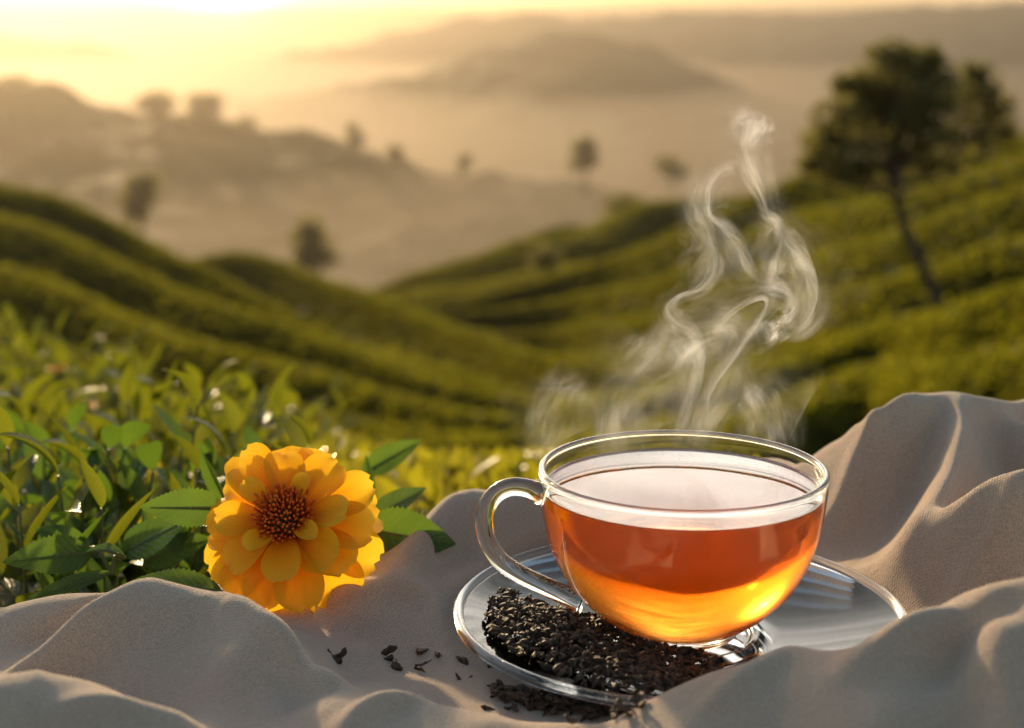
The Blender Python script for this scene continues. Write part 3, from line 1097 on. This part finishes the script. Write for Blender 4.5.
# ------------------------------------------------------------------ dried tea
def tea_bit(r, L):
    n, k = 6, 5
    t = np.linspace(0, 1, n)
    bend = r.normal(size=2) * 0.22
    path = np.stack([L * (t - 0.5), L * bend[0] * np.sin(math.pi * t), L * bend[1] * np.sin(2.4 * t)], 1)
    rad = L * (0.17 + 0.09 * r.random()) * np.sin(math.pi * (0.12 + 0.80 * t)) ** 0.8
    v, f = tube(path, rad, k)
    v = v + r.normal(size=v.shape) * L * 0.028
    v[:, 2] *= 0.6 + 0.4 * r.random()
    return v, f


def rot_rand(r, v, flat=0.6):
    q = Quaternion((0, 0, 1), r.random() * 6.283) @ Quaternion((0, 1, 0), r.normal() * flat) @ Quaternion((1, 0, 0), r.random() * 6.28)
    return v @ np.array(q.to_matrix()).T


def saucer_z(rr):
    return 0.0012 + np.interp(rr, [0, .0245, .027, .0305, .036, .05, .064, .0735, .079], [.004, .0042, .0060, .0046, .0046, .0066, .0094, .0118, .0135])


def tea_pile_saucer():
    r = np.random.default_rng(5)
    mb = MB()
    bits = 0
    while bits < 1900:
        x, y = r.uniform(-0.074, 0.03), r.uniform(-0.068, 0.03)
        rr = math.hypot(x, y)
        ang = math.degrees(math.atan2(y, x)) % 360
        if rr < 0.021 or rr > 0.069:
            continue
        if not (158 < ang < 292):
            continue
        edge = min(1, (ang - 158) / 26, (292 - ang) / 30, (0.070 - rr) / 0.012)
        if r.random() > 0.25 + edge:
            continue
        heap = 0.0062 * max(edge, 0) ** 0.8 * math.exp(-((ang - 205) / 46) ** 2) * math.exp(-((rr - 0.046) / 0.020) ** 2) + 0.0026 * edge
        if rr < 0.036:
            heap = min(heap, 0.0045)
        z = saucer_z(rr) + 0.0010 + heap * (1 - 0.75 * r.random() ** 2.2)
        v, f = tea_bit(r, r.uniform(0.0017, 0.0050))
        mb.add(rot_rand(r, v, 0.5) + (x, y, z), f)
        bits += 1
    o = mb.build("dried_tea_leaves", M['dried'], None, False)
    tag(o, "heap of curled black dried tea leaves on the saucer's left side", "tea leaves", None, "stuff")


def tea_pile_cloth():
    r = np.random.default_rng(9)
    mb = MB()
    for _ in range(330):
        u = r.random()
        px = 500 + 150 * u + r.normal() * 6
        py = 697 + 14 * u ** 0.5 + r.normal() * (4 + 4 * u)
        if px > 640:
            continue
        p = on_cloth(px, py)
        v, f = tea_bit(r, r.uniform(0.0024, 0.0050))
        mb.add(rot_rand(r, v, 0.4) + (p[0], p[1], cloth_z(p[0], p[1]) + 0.001 + 0.0022 * r.random()), f)
    o = mb.build("dried_tea_leaves", M['dried'], None, False)
    tag(o, "small spill of black dried tea leaves on the cloth before the saucer", "tea leaves", None, "stuff")


tea_pile_saucer()
tea_pile_cloth()

BITS = [(334, 659, .0062, "largest loose dried tea bit on the cloth, the one farthest from the saucer"),
        (385, 656, .0058, "chunky tea bit on the cloth, second nearest to the flower"),
        (401, 669, .0046, None), (424, 653, .0044, None), (436, 656, .0040, None), (423, 664, .0042, None), (420, 672, .0030, None), (460, 664, .0040, None),
        (464, 677, .0038, None), (488, 664, .0048, "thin flat tea bit on the cloth close to the saucer's front left edge"),
        (494, 692, .0055, "lone tea bit on the cloth at the tip of the spilled leaves"), (489, 710, .0034, None)]
for i, (px, py, L, lab) in enumerate(BITS):
    r = np.random.default_rng(100 + i)
    p = on_cloth(px, py)
    mb = MB()
    L *= 1.5
    v, f = tea_bit(r, L)
    mb.add(rot_rand(r, v, 0.25), f)
    if i < 2:
        v, f = tea_bit(r, L * 0.7)
        mb.add(rot_rand(r, v, 0.25) + (L * 0.15, 0, L * 0.1), f)
    o = mb.build("tea_bit", M['dried'], None, False)
    o.location = (p[0], p[1], cloth_z(p[0], p[1]) + L * 0.14)
    tag(o, lab or "small dark crumb of dried tea lying on the cloth between flower and saucer", "tea leaf", "loose bits of dried tea on the cloth")


# ------------------------------------------------------------------ leaves
def leaf_geo(L, Wd, fold=0.25, curl=0.3, serr=0.0, n=12, m=5, tip=1.0, twist=0.0, wave=0.0):
    """a leaf along +Y from the origin, upper side +Z; uv = (along, across)"""
    t = np.linspace(0, 1, n)
    u = np.linspace(-1, 1, m)
    hw = Wd * 0.5 * np.sin(math.pi * t ** 0.85) ** 0.85 * (1 - 0.25 * t * tip)
    if serr:
        hw_edge = hw * (1 + serr * np.where(np.arange(n) % 2 == 0, 1, -1) * np.sin(math.pi * t))
    else:
        hw_edge = hw
    ang = curl * t
    # arc along the length
    ds = L / (n - 1)
    y = np.concatenate([[0], np.cumsum(np.cos(ang[:-1]) * ds)])
    z = np.concatenate([[0], np.cumsum(-np.sin(ang[:-1]) * ds)])
    v = np.zeros((n, m, 3))
    for j, uu in enumerate(u):
        wj = (hw_edge if abs(uu) > 0.99 else hw) * uu
        lift = fold * np.abs(uu) ** 1.3 * hw + wave * hw * np.sin(t * 14 + uu * 2) * abs(uu)
        tw = twist * t
        lx = wj * np.cos(tw) - lift * np.sin(tw) * 1.0
        lz = wj * np.sin(tw) + lift * np.cos(tw)
        v[:, j, 0] = lx
        v[:, j, 1] = y + np.sin(ang) * lz
        v[:, j, 2] = z + np.cos(ang) * lz
    uv = np.stack(np.meshgrid(t, u, indexing='ij'), -1)
    return v.reshape(-1, 3), grid_faces(n, m), uv.reshape(-1, 2)


def frame(direction, upish=(0, 0, 1), roll=0.0):
    d = np.asarray(direction, float)
    d = d / np.linalg.norm(d)
    x = np.cross(d, np.asarray(upish, float))
    if np.linalg.norm(x) < 1e-4:
        x = np.array([1.0, 0, 0])
    x /= np.linalg.norm(x)
    z = np.cross(x, d)
    c, s_ = math.cos(roll), math.sin(roll)
    return np.stack([x * c + z * s_, d, z * c - x * s_], 1)


def put(v, Rm, loc):
    return v @ Rm.T + np.asarray(loc)


def sprig(lv, st, base, direction, L, r, nl=7, ll=0.03, n=7, m=3):
    d = np.asarray(direction, float)
    d /= np.linalg.norm(d)
    path = spline([np.array([base[0] * 0.1, base[1] * 0.1, -0.03]), base, base + d * L * 0.5 + np.array([0, 0, -0.05 * L]), base + d * L * 0.9 + np.array([0, 0, 0.16 * L])], 7)
    st.add(*tube(path, np.linspace(0.0013, 0.0006, 7), 5))
    for k in range(nl):
        t = (k + 1) / nl
        p = path[int(round(t * 6))]
        a = k * 2.4 + r.normal() * 0.4
        upr = 0.25 + 1.2 * t ** 2
        side = np.array([math.cos(a), math.sin(a), 0])
        dr = side + d * 0.35 + np.array([0, 0, upr]) + r.normal(size=3) * 0.15
        v, f, uv = leaf_geo(ll * r.uniform(0.75, 1.25), ll * r.uniform(0.40, 0.56), r.uniform(0.2, 0.6), r.uniform(-0.2, 1.1), 0, n, m)
        lv.add(put(v, frame(dr, (0, 0, 1), r.normal() * 0.4), p), f, uv)


def bush(name, r, ns, rad, L, ll, nl=7, mat='bush_leaf', spread=0.5, n=7):
    root = empty(name)
    lv, st = MB(), MB()
    for _ in range(ns):
        a, q = r.random() * 6.283, r.random() ** 0.5
        b = np.array([math.cos(a) * q * rad, math.sin(a) * q * rad, -0.01])
        dr = np.array([math.cos(a) * q * spread, math.sin(a) * q * spread, 1.0]) + r.normal(size=3) * 0.15
        sprig(lv, st, b, dr, L * r.uniform(0.6, 1.15), r, nl, ll, n)
    lv.build("leaves", M[mat], root)
    st.build("stems", M['stem'], root)
    return root


protos = []
for k in range(8):
    protos.append(bush("tea_bush", np.random.default_rng(40 + k), 22, 0.07, 0.065 if k < 4 else 0.075, 0.024 if k < 4 else 0.027, 8, 'leaf' if k < 4 else 'bush_leaf', n=9))
spots = []
rs = np.random.default_rng(77)
yy = 0.17
rowk = 0
while yy < 1.45:
    step = 0.105 + 0.05 * yy
    xl = -0.0592 - 0.36 * (yy + 0.517) - 0.05
    xr = -0.0592 + (330 - 25 * yy - 512) / F_PX * (yy + 0.517) - 0.09
    x = xr - step * 0.3 * (rowk % 2)
    while x > xl:
        spots.append((x + rs.normal() * 0.02, yy + rs.normal() * 0.015))
        x -= step
    yy += step * 0.85
    rowk += 1
used = set()
DEPTHS = ["beside the cloth's left edge", "in the second line of bushes behind the cloth", "in the middle of the left tea patch", "towards the back of the left tea patch", "on the far rim of the tea patch against the left hill"]
for i, (x, y) in enumerate(spots):
    k = i % 4 + (4 if y > 0.42 or rs.random() < 0.12 else 0)
    o = copy_tree(protos[k]) if k in used else protos[k]
    used.add(k)
    sc_ = rs.uniform(0.85, 1.2)
    o.location = (x, y, float(ground_z(x, y)) + 0.0)
    o.rotation_euler = (rs.normal() * 0.08, rs.normal() * 0.08, rs.random() * 6.28)
    o.scale = (sc_, sc_, sc_ * rs.uniform(0.9, 1.15))
    band = min(4, int((y - 0.1) / 0.33))
    tag(o, "leafy green tea bush " + DEPTHS[band], "tea bush", "tea bushes " + DEPTHS[band])

for k, o in enumerate(protos):
    if k not in used:
        for c in list(o.children):
            bpy.data.objects.remove(c)
        bpy.data.objects.remove(o)

# low yellow-green ground cover over the middle of the knoll
cv = MB()
rc = np.random.default_rng(55)
for _ in range(7500):
    y = 0.16 + 2.3 * rc.random() ** 0.8
    x = rc.uniform(-0.28 - 0.05 * y, 0.10 + 0.10 * y)
    z = float(ground_z(x, y))
    dr = np.array([rc.normal() * 0.6, rc.normal() * 0.6, rc.uniform(0.3, 1.2)])
    ll = rc.uniform(0.018, 0.034)
    v, f, uv = leaf_geo(ll, ll * 0.45, 0.3, rc.uniform(-0.2, 0.8), 0, 4, 3)
    cv.add(put(v, frame(dr, (0, 0, 1), rc.normal()), (x, y, z + rc.uniform(0.0, 0.035) + 0.035 * min(1, max(0, (y - 0.3) * 2)))), f, uv)
tag(cv.build("ground_cover", M['cover']), "low yellow-green meadow plants covering the knoll behind the cloth", "ground cover", None, "stuff")


# ------------------------------------------------------------------ flowers
def petal_geo(L, Wd, cup=0.3, curl=0.4, notch=0.05, n=14, m=9, seed=0):
    r = np.random.default_rng(seed)
    t = np.linspace(0, 1, n)
    u = np.linspace(-1, 1, m)
    hw = Wd * 0.5 * (0.26 + 0.74 * np.sin(np.clip(t * 1.28, 0, 1) * math.pi / 2) ** 1.1) * np.sqrt(np.clip(1 - np.clip((t - 0.60) / 0.43, 0, 1) ** 2.6, 0.0, 1)) + 1e-5
    ang = curl * (t - 0.15) * 1.2
    ds = L / (n - 1)
    y = np.concatenate([[0], np.cumsum(np.cos(ang[:-1]) * ds)])
    z = np.concatenate([[0], np.cumsum(-np.sin(ang[:-1]) * ds)])
    v = np.zeros((n, m, 3))
    ph = r.random() * 6
    for j, uu in enumerate(u):
        tipin = notch * L * (0.55 + 0.45 * math.cos(uu * 7.2 + ph)) * t ** 6
        lift = cup * uu ** 2 * hw + 0.04 * Wd * np.sin(t * 5 + uu * 3 + ph) * t
        ridge = 0.018 * Wd * math.cos(uu * 9) * np.sin(math.pi * t)
        v[:, j, 0] = hw * uu
        v[:, j, 1] = y - tipin + np.sin(ang) * lift
        v[:, j, 2] = z + np.cos(ang) * (lift + ridge)
    uv = np.stack(np.meshgrid(t, u, indexing='ij'), -1)
    return v.reshape(-1, 3), grid_faces(n, m), uv.reshape(-1, 2)


def make_flower():
    r = np.random.default_rng(12)
    c = P(285, 518, 0.545)
    root = empty("flower", c)
    tag(root, "large orange double flower with a dark red centre lying on the cloth", "flower")
    # its face looks towards the camera, up and a little left
    axis = np.array([-0.08, -0.78, 0.63])
    axis /= np.linalg.norm(axis)
    x = np.cross(axis, (0, 0, 1))
    x /= np.linalg.norm(x)
    yv = np.cross(axis, x)
    Fm = np.stack([x, yv, axis], 1)
    px = 0.545 / F_PX * 1.10
    layers = [(11, 76 * px, 56 * px, -8, -0.009, 0.0), (11, 74 * px, 50 * px, 9, -0.006, 0.4), (8, 62 * px, 42 * px, 26, -0.003, 0.1), (4, 42 * px, 22 * px, 46, -0.001, 0.6)]
    k = 0
    for cnt, L, Wd, elev, off, a0 in layers:
        for i in range(cnt):
            a = 2 * math.pi * (i + a0) / cnt + r.normal() * 0.07
            e = R(elev + r.normal() * 5)
            d = np.array([math.cos(a) * math.cos(e), math.sin(a) * math.cos(e), math.sin(e)])
            LL = L * r.uniform(0.9, 1.08)
            v, f, uv = petal_geo(LL, Wd * r.uniform(0.88, 1.12), r.uniform(0.15, 0.6), r.uniform(0.2, 0.95), 0.045, seed=k)
            fr = frame(d, (0, 0, 1), r.normal() * 0.16)
            st = np.array([math.cos(a), math.sin(a), 0]) * 13 * px + np.array([0, 0, off])
            mb = MB()
            mb.add(put(put(v, fr, st), Fm, (0, 0, 0)), f, uv)
            mb.build("petal", M['petal'], root)
            k += 1
    # florets: dome of small pointed tubes
    mb = MB()
    nfl = 150
    for i in range(nfl):
        q = math.sqrt((i + 0.5) / nfl)
        a = i * 2.39996
        rad = 25 * px * q
        p = np.array([math.cos(a) * rad, math.sin(a) * rad, 9 * px * (1 - q * q) + 4 * px])
        d = np.array([math.cos(a) * q * 0.8, math.sin(a) * q * 0.8, 1.0]) + r.normal(size=3) * 0.12
        d /= np.linalg.norm(d)
        h = r.uniform(7, 13) * px * (0.6 + 0.6 * q)
        path = np.stack([p - d * 6 * px, p + d * h * 0.6, p + d * h * 0.85, p + d * h])
        mb.add(put(tube(path, np.array([1.2, 1.0, 1.5, 0.5]) * px, 6)[0], Fm, (0, 0, 0)), tube(path, 1.0, 6)[1])
    mb.build("florets", M['floret'], root)
    # green cup behind the petals
    mb = MB()
    v, f = lathe([(0.0001, -0.016), (0.008, -0.015), (0.012, -0.010), (0.012, -0.004), (0.0001, -0.002)], 24, False)
    mb.add(put(v, Fm, (0, 0, 0)), f)
    o = mb.build("sepals", M['stem'], root)
    return c


make_flower()


def small_blossom(px, py, D, size, seed, label, shade='petal'):
    r = np.random.default_rng(seed)
    c = P(px, py, D)
    root = empty("blossom", c)
    tag(root, label, "blossom", "small blossoms among the tea bushes")
    mb = MB()
    for i in range(9):
        a = i * 0.7 + r.normal() * 0.1
        d = np.array([math.cos(a), math.sin(a), 0.5])
        v, f, uv = petal_geo(size * 0.5, size * 0.36, 0.3, 0.4, 0.05, 7, 5, seed + i)
        mb.add(put(v, frame(d), (0, 0, 0)), f, uv)
    mb.build("petals", M[shade], root)
    m2 = MB()
    v, f = lathe([(0.0001, 0.0), (size * 0.12, 0.0), (size * 0.10, size * 0.12), (0.0001, size * 0.16)], 12, False)
    m2.add(v, f)
    m2.build("centre", M['floret'], root)
    gz = float(ground_z(c[0], c[1]))
    m3 = MB()
    m3.add(*tube(spline([(0, 0, 0), (0.004, 0.0, (gz - c[2]) * 0.5), (0, 0, gz - c[2] - 0.01)], 6), 0.001, 5))
    m3.build("stem", M['stem'], root)


small_blossom(57, 372, 1.50, 0.024, 1, "blurred red-orange blossom at the top edge of the tea bushes")
small_blossom(8, 392, 1.45, 0.026, 2, "blurred orange blossom at the far left edge of the picture")
small_blossom(90, 408, 1.35, 0.020, 3, "blurred orange blossom right below the topmost red-orange one")
small_blossom(42, 400, 1.40, 0.016, 4, "small yellow-orange blossom between the two left blossoms")
small_blossom(185, 470, 1.05, 0.013, 5, "small orange blossom just above the leaf left of the flower")
small_blossom(440, 470, 1.6, 0.024, 6, "pale orange blossom in the meadow right of the flower")


def near(px, py, lift=0.006):
    return (px, py, on_cloth(px, py)[1] - CAM[1] - lift)


# hero leaves around the flower
def hero(label, base, tip, Wf, up=(0, 0, 1), roll=0.0, fold=0.35, curl=0.3, mat='leaf', twist=0.0, serr=0.07, stalk=None):
    """base and tip: (px, py, D)"""
    b, t = P(*base), P(*tip)
    L = np.linalg.norm(t - b) * (1 + 0.05 * abs(curl))
    root = empty("leaf", b)
    tag(root, label, "leaf", None)
    # tilt the start of the arc so that its end lands on the tip
    Fm = frame(t - b, up, roll)
    v, f, uv = leaf_geo(L, Wf * L, fold, curl, serr, 41, 9, 1.0, twist, 0.05)
    end = v.reshape(41, 9, 3)[-1, 4]
    a = math.atan2(end[2], end[1])
    ca, sa = math.cos(-a), math.sin(-a)
    v = np.stack([v[:, 0], v[:, 1] * ca - v[:, 2] * sa, v[:, 1] * sa + v[:, 2] * ca], 1)
    mb = MB()
    mb.add(v @ Fm.T, f, uv)
    mb.build("blade", M[mat], root)
    sb = MB()
    mid = v.reshape(41, 9, 3)[:, 4] @ Fm.T
    mid = mid - Fm[:, 2] * 0.0004
    path = mid[:36]
    if stalk is not None:
        q = P(*stalk) - b
        path = np.concatenate([spline([q, q * 0.45 + np.array([0, 0, 0.004]), (0, 0, 0)], 10)[:-1], path])
    sb.add(*tube(path, np.linspace(0.0009, 0.0002, len(path)), 6))
    sb.build("stalk", M['stem'], root)


hero("broad green serrated leaf pointing left from behind the flower's left side", (228, 508, .565), (140, 507, .56), .50, up=(0, -.85, .5), roll=0.2, fold=.15, curl=.25, stalk=(250, 520, .57))
hero("upright pointed leaf rising behind the flower's upper left", (228, 505, .60), (200, 446, .60), .42, up=(-.6, -.8, .3), roll=0.2, fold=.3, curl=.2)
hero("glossy leaf catching the light, pointing up right in the bushes", (112, 512, .68), (162, 452, .68), .46, up=(-.7, -.7, .5), fold=.45, curl=.4, mat='gloss_leaf', serr=.03, stalk=(118, 560, .66))
hero("dark shiny leaf twin beside the light-catching one", (110, 512, .69), (108, 462, .70), .52, up=(-.3, -.9, .2), fold=.3, curl=.5, mat='gloss_leaf', serr=.03)
hero("shiny half-white leaf pointing right above the cloth's left fold", (122, 554, .58), (190, 518, .575), .46, up=(-.2, -.75, .6), roll=-.3, fold=.4, curl=.3, mat='gloss_leaf', serr=.05, stalk=(112, 575, .57))
hero("large serrated leaf drooping left at the cloth's left back edge", (92, 553, .575), (3, 562, .55), .46, up=(0, -.85, .5), roll=.1, fold=.2, curl=.45, stalk=(112, 575, .57))
hero("smaller serrated leaf lying over the large drooping one", (90, 548, .58), (36, 528, .585), .48, up=(0, -.85, .5), roll=.1, fold=.25, curl=.3, stalk=(112, 575, .57))
hero("curled pale leaf lit white at the middle of the left cluster", (125, 557, .565), (86, 552, .555), .36, up=(.2, -.3, .9), fold=.6, curl=.9, mat='gloss_leaf')
hero("serrated leaf lying flat on the cloth between cloth and flower", (222, 592, .532), (124, 586, .545), .36, up=(0, -.55, .83), roll=.15, fold=.12, curl=.5)
hero("narrow dark leaf hanging low behind the cloth's left corner", (112, 572, .56), (20, 605, .55), .2, up=(0, -.8, .6), fold=.3, curl=.5, stalk=(120, 560, .57))
hero("mid green leaf in shade between the cluster and the flower", (140, 562, .60), (212, 538, .60), .5, up=(0, -.8, .6), fold=.25, curl=.4)
hero("thin upright leaf at the left edge behind the drooping leaf", (36, 548, .60), (10, 524, .61), .2, up=(-.5, -.8, .2), fold=.4, curl=.2, mat='gloss_leaf')
hero("broad dark green leaf lying right of the flower, tip towards the handle", (360, 528, near(372, 552)[2] + 0.004), near(456, 544, .010), .60, up=(0, -.85, .5), roll=-.1, fold=.2, curl=.12, stalk=(345, 545, .59))
hero("glossy white-lit leaf above the broad leaf right of the flower", (372, 520, .61), (426, 488, .61), .46, up=(-.2, -.75, .6), fold=.4, curl=.3, mat='gloss_leaf', stalk=(350, 540, .60))
hero("green pointed leaf reaching up right behind the flower", (362, 474, .70), (422, 440, .70), .42, up=(-.2, -.9, .4), fold=.3, curl=.3, stalk=(360, 530, .68))
hero("dark vertical leaf tucked behind the flower's right shoulder", (372, 505, .66), (366, 455, .67), .36, up=(-.4, -.9, .2), fold=.4, curl=.1, stalk=(360, 540, .64))
hero("deep green leaf half hidden under the flower's right side", (345, 560, .57), (425, 530, .59), .52, up=(0, -.8, .6), fold=.2, curl=.4)
hero("bright yellow-green leaf standing tall in the left tea bushes", (150, 420, 1.1), (133, 370, 1.1), .38, up=(-.2, -.9, .3), fold=.5, curl=.1, mat='bush_leaf', serr=.02, stalk=(150, 480, 1.08))
hero("bright leaf reaching up right above the tea bushes", (200, 402, 1.2), (243, 372, 1.2), .26, up=(-.3, -.8, .5), fold=.4, curl=.2, mat='bush_leaf', serr=.02, stalk=(192, 470, 1.15))


# ------------------------------------------------------------------ steam: thin folded sheets of vapour
STEAM_D = 0.525


def zpt(zx, zy):
    return 520 + zx / 1.969, 90 + zy / 1.969


def wisp(pts, seed, dens):
    """pts: (zoom x, zoom y, half width px, twist degrees, depth mm)"""
    p = np.array(pts, float)
    n = max(60, len(p) * 16)
    q = spline(p, n)
    m = 27
    u = np.linspace(-1, 1, m)
    r = np.random.default_rng(seed)
    ph = r.random(4) * 6
    side = 1 if seed % 2 else -1
    V, A = np.zeros((n, m, 3)), np.zeros((n, m))
    c = np.array([P(*zpt(a, b), STEAM_D + e * 0.001) for a, b, _, _, e in q])
    tg = np.gradient(c, axis=0)
    tg /= np.linalg.norm(tg, axis=1)[:, None] + 1e-12
    ydir = np.array([0, 1.0, 0])
    px = STEAM_D / F_PX
    for i in range(n):
        x = np.cross(tg[i], ydir)
        x /= np.linalg.norm(x) + 1e-9
        yv = np.cross(x, tg[i])
        a = R(q[i, 3])
        wd = x * math.cos(a) + yv * math.sin(a)
        nm = -x * math.sin(a) + yv * math.cos(a)
        s_ = i / (n - 1)
        hw = max(q[i, 2], 0.4) * px
        edge = np.clip(min(s_ / 0.22, (1 - s_) / 0.35), 0, 1)
        edge = edge * edge * (3 - 2 * edge)
        bow = 0.45 * hw * (u ** 2) * math.sin(s_ * 7 + ph[0]) + 0.30 * hw * np.sin(u * 3 + s_ * 9 + ph[1])
        V[i] = c[i] + np.outer(u * hw, wd) + np.outer(bow, nm)
        k = (u * side + 1) / 2
        A[i] = dens * edge * (1 - u ** 2) ** 1.3 * (0.22 + 0.78 * k ** 2.2) * 1.5 * (0.75 + 0.30 * math.sin(s_ * 13 + ph[2]))
    mb = MB()
    sv, uv = np.meshgrid(np.linspace(0, len(p) * 0.35, n) + ph[3], u, indexing='ij')
    mb.add(V, grid_faces(n, m), np.stack([sv, uv + ph[2] * 3], -1))
    o = mb.build("wisp", M['steam'])
    at = o.data.attributes.new("vapour", 'FLOAT', 'POINT')
    at.data.foreach_set("value", np.clip(A, 0, 1).astype(np.float32).ravel())
    return o


st = empty("steam", (0, 0, 0.0535))
tag(st, "curling white steam rising from the hot tea", "steam")
st_children = []
for i, (pts, th) in enumerate([
    # main left trunk with its hook
    ([(300, 720, 9, 20, 0), (322, 640, 12, 40, 0), (345, 570, 14, 60, 0), (352, 515, 14, 70, 0), (335, 478, 15, 50, 1), (304, 455, 14, 30, 2), (292, 428, 13, 60, 3), (312, 405, 12, 80, 3), (348, 384, 14, 50, 3), (372, 350, 16, 30, 3), (376, 310, 14, 60, 3), (362, 262, 14, 60, 3), (344, 215, 14, 30, 3), (338, 160, 12, 10, 3), (335, 130, 8, 0, 3)], .0009),
    # bright stem towards the curl
    ([(372, 700, 6, 70, -4), (370, 620, 8, 78, -4), (382, 580, 8, 84, -4), (425, 520, 8, 86, -4), (468, 462, 8, 84, -4), (490, 425, 8, 80, -4), (478, 408, 10, 60, -4), (440, 420, 12, 50, -4), (402, 448, 14, 40, -4), (378, 482, 16, 30, -4), (360, 520, 14, 30, -4)], .0009),
    # the curl
    ([(455, 385, 8, 50, -8), (490, 381, 12, 55, -8), (522, 392, 16, 50, -8), (542, 420, 18, 40, -8), (532, 450, 16, 40, -8), (508, 452, 12, 50, -8), (494, 430, 8, 60, -8)], .0011),
    ([(488, 452, 9, 0, -11), (492, 470, 15, 0, -11), (500, 488, 15, 0, -11), (504, 502, 8, 0, -11)], .0016),
    # right loop
    ([(486, 395, 6, 40, 6), (496, 340, 12, 50, 6), (512, 300, 12, 70, 6), (505, 262, 12, 40, 6), (480, 245, 10, 30, 6), (455, 215, 8, 20, 6)], .0008),
    ([(500, 250, 8, 20, 9), (518, 285, 16, 40, 9), (545, 325, 20, 45, 9), (565, 370, 20, 50, 9), (570, 420, 18, 50, 9), (556, 460, 16, 40, 9), (528, 478, 12, 30, 9)], .0009),
    # upper left arms
    ([(482, 382, 8, 60, 12), (445, 350, 18, 60, 12), (420, 305, 20, 50, 12), (398, 270, 18, 55, 12), (370, 242, 14, 70, 12), (372, 195, 12, 70, 12), (392, 160, 13, 60, 12), (418, 145, 12, 40, 12), (432, 148, 6, 20, 12)], .0010),
    # puff at the top
    ([(500, 262, 6, 30, 15), (478, 200, 10, 20, 15), (452, 140, 14, 30, 15), (446, 95, 18, 20, 15), (462, 60, 20, 10, 15), (474, 48, 14, 0, 15)], .0008),
    ([(444, 120, 6, 10, 18), (460, 80, 18, 10, 18), (472, 55, 17, 10, 18), (478, 42, 9, 0, 18)], .0012),
    # low veils
    ([(196, 740, 22, 10, -14), (192, 670, 26, 10, -14), (206, 610, 34, 20, -14), (244, 560, 36, 25, -14), (284, 510, 26, 30, -14), (306, 460, 14, 40, -14)], .0007),
    ([(330, 720, 26, 10, 20), (345, 640, 30, 15, 20), (390, 560, 34, 25, 20), (410, 490, 34, 30, 20), (390, 430, 22, 30, 20)], .0006),
    ([(50, 730, 18, 0, -20), (62, 660, 26, 0, -20), (96, 600, 32, 5, -20), (136, 560, 20, 10, -20)], .0005),
    ([(470, 700, 16, 20, -16), (462, 640, 20, 30, -16), (440, 580, 18, 40, -16), (425, 540, 12, 40, -16)], .0007),
    ([(530, 720, 16, 0, 24), (520, 650, 24, 0, 24), (500, 600, 24, 0, 24), (470, 570, 14, 0, 24)], .0004),
    ([(300, 560, 10, 60, 28), (312, 520, 20, 50, 28), (345, 490, 20, 40, 28), (385, 470, 22, 30, 28), (420, 470, 16, 30, 28), (440, 500, 10, 20, 28)], .0008),
]):
    dens = th * 440
    for o in (wisp([(a, b, c * 1.15, d, e) for a, b, c, d, e in pts], i, dens),
              wisp([(a + 7 * math.sin(k * 1.3 + i), b, c * 2.1, d - 35, e - 3) for k, (a, b, c, d, e) in enumerate(pts)], i + 31, dens * 0.42),
              wisp([(a - 4 * math.cos(k * 1.1 + i), b + 3, c * 0.45, d - 20, e + 3) for k, (a, b, c, d, e) in enumerate(pts)], i + 60, dens * (0.8 if th > .00075 else 0.3))):
        o.parent = st
        o.matrix_parent_inverse = Matrix.Translation((0, 0, -0.0535))
